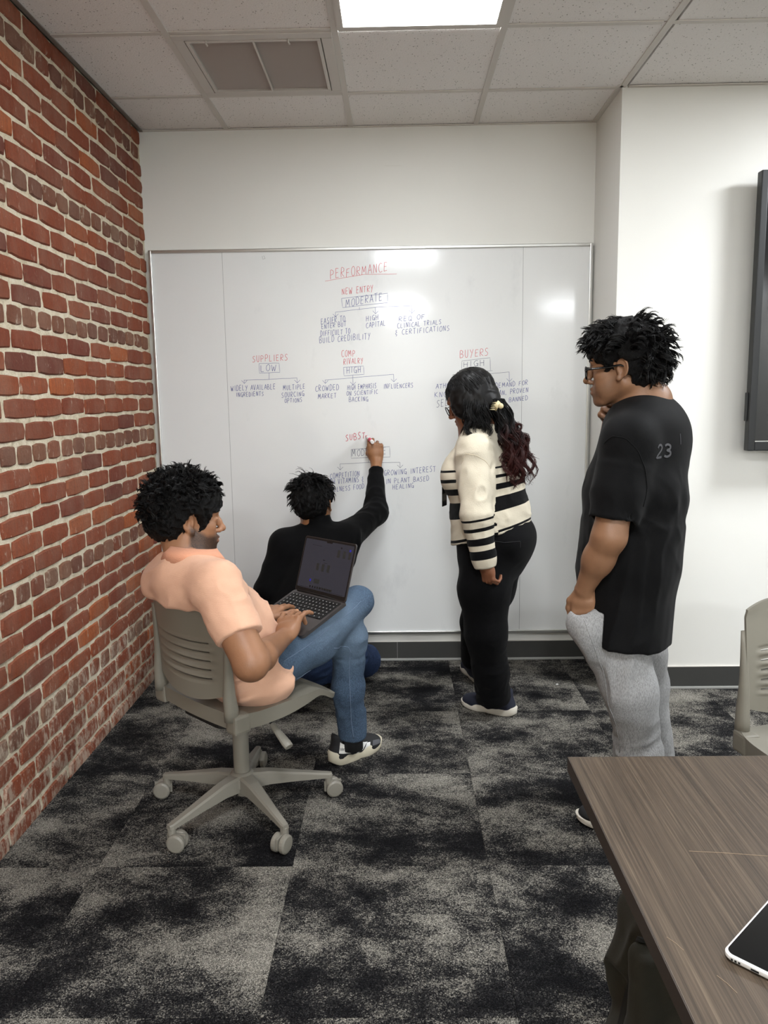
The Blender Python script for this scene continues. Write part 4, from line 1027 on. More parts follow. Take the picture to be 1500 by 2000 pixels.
def keep_out(M, c=(-.016, 0, .040), r=(.097, .076, .080)):
    Mi = np.linalg.inv(M); c, r = np.array(c), np.array(r)
    def f(P):
        q = P @ Mi[:3, :3].T+Mi[:3, 3]-c; k = np.sqrt(((q/r)**2).sum(1)); m = k < 1
        q[m] = q[m]/k[m][:, None]; return (q+c) @ M[:3, :3].T+M[:3, 3]
    return f
def cap_solid(M, thick=0.012, face=.045, low=-.055, lump=0.007, freq=55, seed=1, grow=(0, 0, 0), ear=True):
    """hair mass: shell over the skull, cut back from the face and above the ears"""
    S = Solid(.02); s = np.linalg.norm(M[:3, 0]); S.M = M
    S.ell((-.016+grow[0], 0, .040+grow[2]), ((.100+thick)*s, (.078+thick*.8)*s, (.082+thick*1.1)*s), k=.02)
    S.ell((-.058, 0, -.010), ((.058+thick*.6)*s, (.062+thick*.5)*s, (.060)*s), k=.03)
    S.ell((.115, 0, -.058), (.094*s, .13*s, .105*s), k=.012, op='s')                # face
    for y in ((-1, 1) if ear else ()):
        S.ell((.008, y*.100, -.024), (.040*s, .050*s, .060*s), k=.010, op='s')        # round the ears
    S.plane((0, 0, low), (.35, 0, -1), k=.012)
    ax = M[:3, 0]; Mi = np.linalg.inv(M)
    def lumps(p):
        q = p @ Mi[:3, :3].T+Mi[:3, 3]; w = vnoise(q*30, seed)[:, None]*0.9
        n = vnoise(q*freq+w*2, seed+1); r = np.abs(2*n-1); return lump*(r*1.5-0.75+0.6*(vnoise(q*freq*2.6, seed+4)-.5))
    S.effect(lumps); S.M = None; return S
# ---- shoes: sole, upper, tongue and laces; local x heel to toe, origin at the heel on the ground
def make_shoe(parent, o, fwd, side, m_up, m_sole, m_lace=None, L=0.285, W=0.044, tilt=0.0, nm='shoe', extra=None, sole_h=0.034, rocker=0.016, m_toe=None):
    """side: direction of the shoe's outer side"""
    f = unit(fwd); up = vv(0, 0, 1); s = np.asarray(side, float); s = unit(s-f*(f@s)); 
    u = np.cross(f, s); u = u if u[2] > 0 else -u
    M = frame4(o, f, s, u)
    U = Solid(.02); U.M = M; k = L/0.285
    U.tube2((.035*k, 0, .035), (.10*k, 0, .048), (.035, .038), (.037, .040), (0, 1, 0), k=.02)
    U.tube2((.09*k, 0, .046), (.20*k, .004, .034), (.038, .038), (.0445, .027), (0, 1, 0), k=.03)
    U.ell((.225*k, .004, .034), (.055*k, .0445, .028), k=.025)
    U.cap((.045*k, 0, .05), (.050*k, 0, .098), .034, .036, k=.02)
    U.cap((.085*k, 0, .06), (.105*k, 0, .098), .028, .026, k=.02)
    U.cap((.060*k, 0, .090), (.072*k, 0, .150), .036, k=.008, op='s')
    U.plane((0, 0, .014), (0, 0, -1)); U.M = None
    P = [M[:3, :3] @ vv(x, y, z)+o for x in (-.06, .32*k) for y in (-.09, .09) for z in (-.04, .16)]; P = np.array(P)
    root = bpy.data.objects.new(nm, None); COL.objects.link(root); attach(root, parent)
    up_o = solid_obj('upper', U, P.min(0), P.max(0), .0045, m_up, root)
    h = sole_h; N = 44; rings = []
    def half(t): return W*(0.80+0.10*math.sin(t*PI*0.9)+0.17*sm(.35, .72, t)-0.04*sm(.40, .50, t)*sm(.62, .50, t)*4)*max(0.0, 1-abs(2*t-1)**5.5)**.5
    def zb(t): return rocker*max(0, (t-.70)/.30)**2+rocker*.55*max(0, (.14-t)/.14)**2
    def zt(t): return zb(t)*.75+h*(1.02-.10*sm(.15, .5, t)-.22*sm(.5, 1, t))+.004*math.cos(t*9)
    for kz, ins in ((0, .90), (.12, .985), (.5, 1.0), (.88, 1.02), (1.0, .97)):
        for q in range(N):
            a = 2*PI*q/N; t = .5-.5*math.cos(a); sgn = 1 if a < PI else -1; t2 = .5+(t-.5)*(1-(1-ins)*.5)
            rings.append(M[:3, :3] @ vv((-.014+t2*.302)*k, sgn*half(t)*ins+.004*math.sin(t*3), zb(t)+(zt(t)-zb(t))*kz)+o)
    Fs = [(r*N+q, r*N+(q+1) % N, (r+1)*N+(q+1) % N, (r+1)*N+q) for r in range(4) for q in range(N)]+[tuple(reversed(range(N))), tuple(4*N+q for q in range(N))]
    attach(MB().add(rings, Fs).build('sole', m_sole, None, auto=.9), root)
    if m_lace is not None:
        mb = MB()
        for i in range(5):
            xx = (.118+.019*i)*k; zz = .083-.0085*i
            mb.tube([M[:3, :3] @ vv(xx-.004, sy*.026, zz-.010+(.010-(abs(sy)**2)*.010))+o for sy in (-1, -.5, 0, .5, 1)], .0024, 6)
        attach(mb.build('laces', m_lace, None, smooth=True), root)
    return root, M, U
def decal(parent, name, S, M, pts_list, w, mat, off=0.0009, closed=False):
    """flat marks laid on a surface: thick strokes or polygons in a local plane, pushed onto the solid"""
    mb = MB()
    for P in pts_list:
        n = len(P); Q = []
        for i in range(n):
            a, b = np.array(P[max(i-1, 0)]), np.array(P[min(i+1, n-1)]); d = b-a; L = np.linalg.norm(d)+1e-9; nn = np.array([-d[1], d[0]])/L*w/2
            Q += [np.array(P[i])+nn, np.array(P[i])-nn]
        V = [M[:3, :3] @ vv(q[0], q[1], 0)+M[:3, 3] for q in Q]; V = S.snap(np.array(V), off)
        mb.add(V, [(2*i, 2*i+1, 2*i+3, 2*i+2) for i in range(n-1)])
    return attach(mb.build(name, mat, None), parent)
def patch(parent, name, S, M, quad, mat, n=8, off=0.001):
    """four-cornered patch (corner points in a local plane) draped on the solid"""
    A, B_, C_, D_ = [np.array(q, float) for q in quad]; V = []
    for i in range(n+1):
        for j in range(n+1):
            s_, t_ = i/n, j/n; q = (A*(1-s_)+B_*s_)*(1-t_)+(D_*(1-s_)+C_*s_)*t_; V.append(M[:3, :3] @ vv(q[0], q[1], 0)+M[:3, 3])
    V = S.snap(np.array(V), off); F = [(i*(n+1)+j, (i+1)*(n+1)+j, (i+1)*(n+1)+j+1, i*(n+1)+j+1) for i in range(n) for j in range(n)]
    return attach(MB().add(V, F).build(name, mat, None, smooth=True), parent)
def text_strokes(text, x0, y0, h, adv=.74, slant=0.0, wx=.8):
    out = []; x = x0
    for c in text:
        if c != ' ':
            for st in GL[c]:
                P = smooth_poly(st, 4); out.append([(x+px*h*wx+slant*pz*h, y0+pz*h) for px, pz in P])
        x += h*adv*(WID.get(c, .74)/.74)
    return out
# ================================================================== PEOPLE
M_BTEE = mat_cloth('black_jersey', (5, 5, 6), (7, 7, 8), 500, 0.15, 0.75, sheen=0.03)
M_SWEAT = mat_cloth('heather_grey_fleece', (150, 150, 150), (162, 162, 162), 420, 0.4, 0.9, heather=0.55)
M_HAIRB = mat_hair('black_hair', (9, 8, 8)); M_HAIRU = mat_hair('black_hair_under', (7, 6, 6))
M_FRAME = flat('black_spectacle_frame', (10, 10, 11), 0.25, spec=0.5)
M_LENS = NT('spectacle_lens').fin((255, 255, 255), 0.02, Transmission_Weight=1.0, IOR=1.02, Alpha=0.25)
M_SOLEW = flat('white_foam_sole', (214, 208, 196), 0.6, var=0.08, bump=0.2)
M_SHOEB = flat('black_shoe_mesh', (20, 20, 22), 0.75, bump=0.4, bscale=500)
M_SHOEW = flat('white_shoe_leather', (222, 220, 214), 0.5)
M_LACE = flat('black_lace', (18, 18, 18), 0.8)
def bb(*pts, m=.12):
    P = np.array(pts, float); return P.min(0)-m, P.max(0)+m
def sph(c, r): 
    c = np.asarray(c, float); return lambda V: np.clip(1.35-np.sqrt(((V-c)**2).sum(1))/r, 0, 1)
def head_attr(M, beard=0.0):
    Mi = np.linalg.inv(M)
    def loc(V): return V @ Mi[:3, :3].T+Mi[:3, 3]
    def lip(V):
        q = loc(V); return np.clip(1.5-np.sqrt(((q[:, 0]-.097)/.012)**2+(q[:, 1]/.022)**2+((q[:, 2]+.0655)/.0115)**2), 0, 1)*.6
    def bd(V):
        if beard <= 0: return np.zeros(len(V))
        q = loc(V); x, y, z = q.T
        line = -.040+.62*np.clip(.052-x, 0, .1)*1.0                       # cheek line rising to the sideburn
        a = np.clip((line-z)/.016, 0, 1)*np.clip((x+.012)/.012, 0, 1)*np.clip((z+.128)/.014, 0, 1)*(np.abs(y) < .085)
        lipm = np.sqrt(((q[:, 0]-.097)/.014)**2+(q[:, 1]/.021)**2+((q[:, 2]+.066)/.010)**2)
        mo = np.clip(1.5-np.sqrt((y/.026)**2+((z+.050)/.008)**2), 0, 1)*(x > .06)
        return np.maximum(a*np.clip((lipm-0.8)*2, 0, 1), mo)*beard
    return lip, bd
def nails(tips):
    def f(V):
        a = np.zeros(len(V))
        for nm, (p, nd, c) in tips.items(): a = np.maximum(a, np.clip(1.6-np.sqrt(((V-c)**2).sum(1))/.0048, 0, 1))
        return a
    return f
def spectacles(parent, M, m, w=.052, h=.036, round_=False, x0=.112, t=.0032, z0=.000):
    root = bpy.data.objects.new('glasses', None); COL.objects.link(root); attach(root, parent)
    mb = MB(); T = lambda p: M[:3, :3] @ vv(*p)+M[:3, 3]
    for sy in (-1, 1):
        P = [(a, b) for a, b in rrect(w, h, min(w, h)*(.48 if round_ else .22), 6)]
        mb.tube([T((x0-abs(a+sy*.034)*.12, sy*.034+a, z0-.004+b)) for a, b in P+P[:1]], t, 8)
    mb.tube([T((x0, -.010, z0+.004)), T((x0+.003, 0, z0+.006)), T((x0, .010, z0+.004))], t, 8)
    attach(mb.build('rims', m, None, smooth=True), root)
    for sy in (-1, 1):
        a = MB().tube([T((x0-.008, sy*.061, z0+.006)), T((x0-.030, sy*.073, z0+.007)), T((.03, sy*.079, z0+.008)), T((-.005, sy*.081, z0+.012)), T((-.028, sy*.080, z0+.004)), T((-.036, sy*.078, z0-.012))], [(t*1.6, t*.7)]*6, 8)
        attach(a.build('temple', m, None, smooth=True), root)
        P = rrect(w-.004, h-.004, min(w, h)*.2, 6)
        attach(MB().add([T((x0-abs(a+sy*.034)*.12, sy*.034+a, z0-.004+b)) for a, b in P], [tuple(range(len(P)))]).build('lens', M_LENS, None), root)
    return root

def seam(parent, S, pts, m, r=.0013, off=.0006, n=24, name='seam'):
    P = np.array(pts, float); k = len(P)-1; Q = [P[min(int(t), k-1)]+(P[min(int(t), k-1)+1]-P[min(int(t), k-1)])*(t-min(int(t), k-1)) for t in np.linspace(0, k, n)]
    return attach(MB().tube([p for p in S.snap(np.array(Q), off)], r, 6).build(name, m, None, smooth=True), parent)
# ------------------------------------------------------------------ the man standing at the right
def standing_man():
    base = np.array([.76, 2.46, 0]); root = empty('person', base, label='standing person in long black tee, grey sweatpants and glasses, hand in pocket', cat='person')
    f = unit((-.93, .37, 0)); l = vv(-.37, -.93, 0); up = vv(0, 0, 1)
    skin = mat_skin('skin_tan', (132, 97, 72), (114, 82, 60), (124, 80, 68))
    neck = at(1262, 785, 2.50); lsh = at(1226, 868, 2.35); rsh = at(1250, 842, 2.65); lel = at(1190, 1048, 2.30); lwr = at(1141, 1150, 2.37)
    rel = at(1188, 905, 2.74); rwr = at(1196, 812, 2.67)
    pel = at(1222, 1130, 2.47); lhip = at(1214, 1135, 2.385); lkn = at(1226, 1350, 2.37); lan = at(1252, 1575, 2.38); rhip = lhip-l*.18; rkn = at(1250, 1345, 2.60); ran = at(1284, 1545, 2.60)
    ear = at(1209, 719, 2.42); hf = unit(f*.985+up*-.06); hu = unit(up*.985+f*.06); M = head_frame(ear-unit(np.cross(hu, hf))*.075, hf, hu, .95)
    B = Solid(.02); add_head(B, M)
    B.tube2(hp(M, -.030, 0, -.045), neck, (.054, .060), (.064, .066), l, k=.03)
    B.cap(neck+vv(0, 0, -.01), neck+vv(0, 0, -.10), .07, .09, k=.05)
    B.tube2(at(1252, 850, 2.5), at(1232, 1060, 2.49), (.155, .10), (.14, .10), l, k=.05)
    B.cap(lsh, rsh, .055, .055, k=.05)
    B.cap(lsh, lel, .054, .049, k=.03); B.cap(lel, lel*.55+lwr*.45, .0475, .0455, k=.02); B.cap(lel*.6+lwr*.4, lwr, .044, .027, k=.02)
    B.cap(rsh, rel, .052, .046, k=.03); B.cap(rel, rwr, .045, .029, k=.02)
    tl = add_hand(B, lwr, unit(vv(.03, .03, -1)*1.0+f*.06), f, l, dict(index=(.25, .3, .2), middle=(.25, .3, .2), ring=(.25, .3, .2), pinky=(.25, .3, .2)), s=.90, thumb=[(.022, .026, -.004), (.050, .046, -.010), (.078, .050, -.014), (.100, .046, -.016)])
    chin = hp(M, .075, 0, -.10)
    tr = add_hand(B, rwr, unit(chin-rwr+up*.02+l*0), unit(np.cross(l, up)*0+f*-.2+up*.6+l*.4), -l+f*.6, dict(index=(.5, .8, .5), middle=(.7, .9, .6), ring=(.8, 1.0, .6), pinky=(.9, 1.0, .6)))
    lip, bd = head_attr(M, 0.22); lo, hi = bb(hp(M, .13, 0, .12), hp(M, -.12, 0, .12), lsh, rsh, lwr, rel, at(1232, 1060, 2.49), m=.13)
    solid_obj('body', B, lo, hi, .0034, skin, root, attrs=dict(lip=lip, beard=bd, nail=nails({**{'l'+k: v for k, v in tl.items()}, **tr})))
    # eyebrows
    for y in (-1, 1):
        P = [hp(M, .093-.008*t*t, y*(.014+.034*t), .0285+.004*math.sin(t*2.6)) for t in np.linspace(0, 1, 6)]
        attach(MB().tube([p for p in B.snap(np.array(P), .0008)], [.0022, .0034, .0036, .0032, .0024, .001], 6).build('eyebrow', M_HAIRB, None, smooth=True), root)
    # T-shirt
    T = Solid(.03)
    c0, c1, c2, c3 = at(1254, 842, 2.5), at(1240, 960, 2.5), at(1230, 1090, 2.49), at(1214, 1236, 2.48)
    T.tube2(c0, c1, (.185, .118), (.190, .152), l, k=.05); T.tube2(c1, c2, (.190, .152), (.186, .154), l, k=.03); T.tube2(c1*.45+c2*.55, c3-up*.012, (.168, .136), (.206, .152), l, k=.04, flat=True)
    T.cap(lsh+up*.004, rsh+up*.004, .064, .064, k=.06); T.cap(neck-up*.045, lsh+up*.02, .066, .05, k=.05); T.cap(neck-up*.045, rsh+up*.02, .066, .05, k=.05)
    T.ell(at(1300, 860, 2.52), (.075, .15, .10), X=f, Y=l, k=.06)
    sl = lel-lsh; hem = lsh+sl*.83
    T.cap(lsh, lsh+sl*.5, .066, .073, k=.05); T.cone(lsh+sl*.30, hem, .062, .0705, k=.035, rnd=.006); T.cap(hem-sl*.10, hem+sl*.08, .060, .062, k=.006, op='s')
    sr = rel-rsh; T.cap(rsh, rsh+sr*.8, .068, .066, k=.04)
    T.tube2(neck+up*.05+f*.012, neck-up*.028+f*.01, (.070, .074), (.072, .078), l, k=.012, op='s')
    # hem slit: shorter front panel
    pk = at(1176, 1205, 2.30)
    T.box(pk+f*.15-up*.10, (.15, .40, .10), f, l, r=.004, k=.005, op='s')
    T.effect(folds(.0085, 7.5, unit(vv(.15, .2, 1)), 4.0, 2, lambda p: np.clip((1.22-p[:, 2])/.25, .12, 1), .8))
    T.effect(folds(.005, 10, unit(vv(-.6, -.2, 1)), 3.0, 5, lambda p: np.clip(1-np.abs(p[:, 2]-1.0)/.3, 0, 1), .6))
    lo, hi = bb(neck, lsh, rsh, lel, rel, c3, c1+f*.16, c1-f*.16, m=.11)
    solid_obj('t_shirt', T, lo, hi, .0052, M_BTEE, root)
    # collar rib
    P = [neck-up*(.026+.020*math.cos(a)*1.0)+f*(.010+.079*math.cos(a))+l*.073*math.sin(a) for a in np.linspace(0, 2*PI, 33)]
    attach(MB().tube([p for p in T.snap(np.array(P), .0015, 4)], [(.0095, .003)]*33, 8, flat=(0, 0, 1), caps=False).build('collar_rib', M_BTEE, None, smooth=True), root)
    seam(root, T, [hit(T, *q) for q in ((1180, 866), (1196, 852), (1222, 856), (1246, 880), (1260, 915), (1264, 955), (1256, 990))], M_BTEE, .0014, .0004, name='armhole_seam')
    # the number printed on the back
    o = hit(T, 1290, 893); n_ = T.normal(o[None])[0]; sx = unit(np.cross(up, n_)); Mp = frame4(o, sx, unit(np.cross(n_, sx)), n_)
    decal(root, 'printed_number', T, Mp, text_strokes('23', -.026, .0, .036, 1.15, wx=1.3), .0066, flat('dark_grey_print', (68, 68, 72), 0.5), .0012)
    o = hit(T, 1329, 868); n_ = T.normal(o[None])[0]; sx = unit(np.cross(up, n_)); Mp = frame4(o, sx, unit(np.cross(n_, sx)), n_)
    decal(root, 'printed_bar', T, Mp, [[(0, t*.032) for t in np.linspace(0, 1, 6)]], .0022, flat('dark_grey_print_line', (68, 68, 72), 0.5), .0012)
    # sweatpants
    W = Solid(.03); W.M = None
    W.tube2(pel+up*.06, pel-up*.07, (.14, .10), (.15, .11), l, k=.05)
    hipl = at(1206, 1205, 2.40)
    W.chain([lhip, hipl, at(1230, 1350, 2.37), at(1247, 1470, 2.385), at(1254, 1560, 2.385)], [.066, .084, .076, .062, .058], k=.03)
    W.chain([rhip, at(1238, 1205, 2.56), rkn, ran+up*.03], [.085, .095, .084, .058], k=.03)
    W.ell(at(1156, 1230, 2.37), (.048, .052, .062), X=f, Y=l, k=.03)
    W.ell(lwr-up*.110+f*.006+l*.002, (.046, .036, .050), X=f, Y=l, k=.03)
    W.cap(lwr+vv(0, .0, -.03), lwr-up*.062+f*.008, .040, .030, k=.008, op='s')
    W.cap(at(1158, 1236, 2.38), at(1222, 1365, 2.38), .046, .050, k=.03)
    W.effect(folds(.010, 6.5, unit(vv(.25, 0, 1)), 3.2, 8, None, .9)); W.effect(folds(.006, 11, unit(vv(1, .3, .4)), 3, 12, lambda p: np.clip((.5-p[:, 2])/.25, 0, 1)))
    lo, hi = bb(pel+up*.1, lan, ran, at(1120, 1230, 2.36), rhip, m=.13)
    solid_obj('sweatpants', W, lo, hi, .005, M_SWEAT, root)
    seam(root, W, [hit(W, *q) for q in ((1142, 1212), (1160, 1262), (1182, 1330), (1198, 1400), (1210, 1470))], M_SWEAT, .0015, .0002, name='side_seam')
    # hair
    S = cap_solid(M, .020, lump=.011, freq=42, seed=3, grow=(0, 0, .014), low=-.060); lo, hi = bb(hp(M, 0, 0, .03), m=.20)
    solid_obj('hair', S, lo, hi, .0042, M_HAIRU, root)
    hr = [o for o in root.children if o.name.startswith('hair')][-1]
    ok = lambda u: (u[:, 2] > -.30-.55*np.clip(-u[:, 0], 0, 1)) & ~((u[:, 0] > .55) & (u[:, 2] < .30)) & ~((np.abs(u[:, 1]) > .55) & (u[:, 2] < .20) & (u[:, 0] > -.40))
    R, N, u = scalp(M, 5600, 4, ok, r=(.110, .086, .098))
    comb = (np.stack([np.where(u[:, 0] > -.1, .75, -.55), u[:, 1]*.4, np.where(u[:, 2] > .2, .15, -.6)], 1)) @ M[:3, :3].T
    strands('hair_locks', R, N*.50+comb*.9, M_HAIRB, hr, .066, 9, .0014, .012, .9, .7, .4, keep_out(M, r=(.110, .086, .096)), 6, clump=620, tight=.42)
    spectacles(root, M, M_FRAME, z0=-.002)
    # shoes
    toe = vv(.579, 2.47, 0); ff = unit((-.93, .37, 0))
    make_shoe(root, toe-ff*.288, ff, l, M_SHOEB, M_SOLEW, M_LACE); s2 = [o for o in root.children if o.name.startswith('shoe')][-1]
    make_shoe(root, vv(1.01, 2.60, 0), unit((-.90, .42, 0)), -l, M_SHOEB, M_SOLEW, M_LACE)
    return root
def mat_denim(name, dark, lite, fade=None):
    t = NT(name); p = t.vec('Position'); n = t.noise(p, 9, 4, 0.6); c = t.mix(t.maprange(n, .3, .7), dark, lite)
    wv = t.noise(t.vec('Position', scale=(1, 1, .35)), 520, 2, 0.7); c = t.mix(t.maprange(wv, .42, .62, 0, .5), c, tuple(min(255, int(v*1.35)+12) for v in lite))
    if fade: c = t.mix(t.math('MULTIPLY', t.attr('fade'), 0.55), c, fade)
    t.bump(wv, 0.3, 0.003); return t.fin(c, 0.85, spec=0.15)

# ------------------------------------------------------------------ the man in the chair and his laptop
LAP_R, LAP_H = unit((.70, -.714, 0)), vv(-.184, 2.678, .692); LAP_F = vv(-.328, 2.520, .609)
def laptop():
    W, Dp = .285, .215; Y = unit(LAP_H-LAP_F); X = LAP_R; Z = np.cross(X, Y); o = LAP_H-X*W/2-Y*Dp/2
    root = empty('laptop', (0, 0, 0), label='open grey laptop resting on the lap of the seated man', cat='laptop'); root.matrix_world = frame_M(o, X, Y, Z)
    m = flat('space_grey_aluminium', (92, 88, 88), 0.38, metal=0.7, bump=0.05); mk = flat('black_keys', (14, 14, 15), 0.5); mw = flat('key_legend_white', (190, 190, 190), 0.5)
    base = MB().prism(rrect(W, Dp, .012), -.011, 0).build('laptop_base', m, root, auto=.5)
    MB().prism(rrect(.262, .104, .004, cy=.040), -.0005, .0006).build('keyboard_well', mk, base)
    MB().prism(rrect(.118, .072, .005, cy=-.062), -.0005, .0005).build('trackpad', flat('trackpad_grey', (98, 92, 90), 0.32, metal=0.5), base)
    rows = [(.0815, .009, 14), (.0655, .0148, 14), (.0485, .0148, 14), (.0315, .0148, 13), (.0145, .0148, 12), (-.0025, .0148, 10)]; km = {}
    for y, h, n in rows:
        p = .256/n
        for i in range(n):
            w = p-.0022; key = (round(w, 4), h)
            if key not in km:
                mb = MB().box((-w/2, -h/2, 0), (w/2, h/2, .0016), bev=.0005); mb.box((-.0014, -.0022, .0014), (.0014, .0018, .00175), mi=1); km[key] = mb.mesh('key', [mk, mw])
            link('key', km[key], None, base, loc=(-.128+p*(i+.5), y, .0005))
    # lid
    H = .205; a = math.radians(90-17); hd = unit((.714, .70, 0)); L = unit(hd*math.cos(a)+vv(0, 0, 1)*math.sin(a)); hinge = LAP_H-X*W/2-Y*.004
    Ml = root.matrix_world.inverted() @ frame_M(hinge, X, L, np.cross(X, L))
    lid = MB().prism(rrect(W, H, .010, cy=H/2), -.005, 0).build('laptop_lid', m, root, auto=.5); lid.matrix_local = Ml
    MB().prism(rrect(W-.004, H-.004, .009, cy=H/2), 0, .0004).build('screen_bezel', mk, lid)
    ms = NT('dim_screen').fin((14, 15, 20), 0.25, spec=0.5, Emission_Color=(.20, .215, .29, 1), Emission_Strength=.055)
    MB().prism(rrect(W-.016, H-.026, .004, cy=H/2+.004), .0004, .0007).build('display', ms, lid)
    MB().box((-.016, H-.014, .0005), (.016, H-.006, .0009)).build('camera_notch', mk, lid)
    mi = NT('screen_icon_grey').fin((34, 36, 36), .5, Emission_Color=(.16, .17, .16, 1), Emission_Strength=.02); mb_ = NT('screen_icon_blue').fin((20, 20, 120), .5, Emission_Color=(.05, .05, .6, 1), Emission_Strength=.12); mdk = NT('screen_mark_dark').fin((8, 8, 16), .5)
    g = MB(); b = MB(); d = MB(); q = lambda mm, x, y, w, h: mm.box((x-w/2, y-h/2, .0006), (x+w/2, y+h/2, .0009))
    for k in range(3): q(g, -.040+.030*k, .100, .014, .026); q(g, .060+.030*k, .160, .014, .026)
    for k in range(7): q(g, -.020+.013*k, .027, .008, .008)
    for k in range(9): q(d, -.060+.014*k, .026, .007, .007); q(d, -.090+.006*k, .176, .004, .0012)
    q(b, -.066, .048, .008, .009); q(b, .118, .178, .008, .008); q(d, .07, .182, .006, .005); q(d, .10, .180, .002, .005); q(d, -.012, .128, .012, .002); q(d, 0, .118, .02, .0012); q(g, -.03, .048, .03, .016); q(d, 0, .020, .25, .001)
    g.build('screen_content', mi, lid, kind='stuff'); b.build('screen_accents', mb_, lid); d.build('screen_text', mdk, lid, kind='stuff')
    MB().tube([(-W/2+.02, Dp/2-.002, .001), (W/2-.02, Dp/2-.002, .001)], .004, 8).build('hinge', mk, root, smooth=True)
    return root
def seated_man():
    root = empty('person', (-.5, 2.55, 0), label='person in salmon polo shirt and jeans sitting with a laptop', cat='person')
    F = unit((.68, .733, 0)); R = vv(.733, -.68, 0); up = vv(0, 0, 1)
    skin = mat_skin('skin_warm_brown', (142, 102, 75), (124, 86, 62), (150, 96, 80), (34, 27, 24))
    pel = vv(-.520, 2.540, .520); sh = vv(-.632, 2.320, .870); neck = vv(-.628, 2.337, .922)
    rsh = sh+R*.160+up*-.010; lsh = sh-R*.130+up*-.045; ax = unit(sh-pel); fr = unit(F-ax*(F@ax))
    rel = at(490, 1296, 2.10); rwr = at(552, 1247, 2.42); lel = vv(-.735, 2.53, .66); lwr = at(508, 1208, 2.60)
    ear = at(374, 1020, 2.305); hf = unit(vv(.92, .39, -.06)); hu = unit(vv(.06, .04, 1)); M = head_frame(ear, hf, hu, .93); M[:3, 3] += M[:3, 1]*.076
    B = Solid(.02); add_head(B, M)
    B.tube2(hp(M, -.030, 0, -.045), neck+up*-.01, (.054, .058), (.066, .066), R, k=.03)
    B.tube2(pel+ax*.08, sh-ax*.10, (.12, .08), (.13, .08), R, k=.04); B.cap(rsh, lsh, .048, .048, k=.04)
    B.cap(rsh, rel, .050, .044, k=.03); B.cap(rsh*.6+rel*.4, rsh*.25+rel*.75, .050, .0485, k=.02)
    B.cap(rel, rel*.72+rwr*.28, .0445, .0440, k=.03); B.cap(rel*.72+rwr*.28, rwr, .0440, .0280, k=.02)
    B.cap(lsh, lel, .055, .05, k=.03); B.cap(lel, lwr, .048, .030, k=.03)
    Zk = np.cross(LAP_R, unit(LAP_H-LAP_F)); Yk = unit(LAP_H-LAP_F)
    tr = add_hand(B, rwr, unit(at(581, 1204, 2.58)-rwr+Zk*.034), -LAP_R*.9+vv(0, 0, 0), Zk*.9+R*.25, dict(index=(.15, .55, .35), middle=(.25, .75, .45), ring=(.30, .85, .5), pinky=(.10, .45, .3)), s=1.10, spread=dict(index=.16, middle=.05, ring=-.08, pinky=-.30),
        thumb=[(.022, .024, -.010), (.048, .044, -.018), (.074, .050, -.020), (.096, .050, -.022)])
    tl = add_hand(B, lwr, unit(at(572, 1168, 2.80)-lwr+Zk*.012), LAP_R*.9, Zk*.95-R*.1, dict(index=(.18, .32, .25), middle=(.22, .4, .3), ring=(.28, .5, .3), pinky=(.3, .5, .3)), s=1.0, spread=dict(index=.05, middle=.0, ring=-.06, pinky=-.14),
        thumb=[(.022, .026, -.006), (.050, .056, -.006), (.078, .078, -.006), (.098, .086, -.010)])
    def behind(q, mg):                                                       # the space the chair back takes up
        c_, s_ = math.cos(FACE-PI/2), math.sin(FACE-PI/2); w = q-vv(-.540, 2.545, 0); x = w[:, 0]*c_+w[:, 1]*s_; y = -w[:, 0]*s_+w[:, 1]*c_; z0, z1 = SH+.050, SH+.348
        h = np.clip((q[:, 2]-z0)/(z1-z0), -.3, 1); X = np.clip(x/.20, -1.1, 1.1); yb = .055-.225+.028-.020*h-.022*h*h+.055*X*X*(.55+.45*h)-.055
        return smax(smax(y-yb-mg, np.abs(x)-.235, .02), q[:, 2]-z1-.004, .012)
    bx = lambda S_, m_: S_._add(lambda q: behind(q, m_), "s", .012)
    bx(B, .012)
    lip, bd = head_attr(M, 0.95); lo, hi = bb(hp(M, .13, 0, .12), hp(M, -.12, 0, .12), lsh, rsh, rwr, rel, lel, lwr, pel, at(600, 1190, 2.7), m=.11)
    solid_obj('body', B, lo, hi, .0034, skin, root, attrs=dict(lip=lip, beard=bd, nail=nails({**{'l'+k: v for k, v in tl.items()}, **tr})))
    for y in (-1, 1):
        P = [hp(M, .094-.008*t*t, y*(.014+.034*t), .0285+.004*math.sin(t*2.6)) for t in np.linspace(0, 1, 6)]
        attach(MB().tube([p for p in B.snap(np.array(P), .0008)], [.0022, .0036, .0038, .0034, .0024, .001], 6).build('eyebrow', M_HAIRB, None, smooth=True), root)
    # polo shirt
    mp = NT('salmon_seersucker'); p = mp.vec('Position'); n = mp.noise(p, 14, 4, .6); c = mp.mix(n, (206, 160, 134), (218, 175, 148))
    wx = mp.n('ShaderNodeTexWave'); wx.bands_direction = 'Z'; mp.put(wx.inputs['Vector'], p); wx.inputs['Scale'].default_value = 110; wx.inputs['Distortion'].default_value = 4; wx.inputs['Detail Scale'].default_value = 3
    mp.bump(mp.math('ADD', wx.outputs['Fac'], mp.math('MULTIPLY', mp.noise(p, 260, 3, .7), 1.6)), .16, .003); mp = mp.fin(c, .85, spec=.15, Sheen_Weight=.1)
    T = Solid(.03)
    bel = pel+ax*.17+fr*.012
    T.tube2(pel-ax*.015+fr*.0, bel, (.158, .128), (.160, .130), R, k=.05); T.tube2(bel, sh-ax*.09, (.160, .130), (.160, .116), R, k=.05); T.tube2(sh-ax*.09, sh-ax*.01, (.160, .116), (.140, .085), R, k=.05)
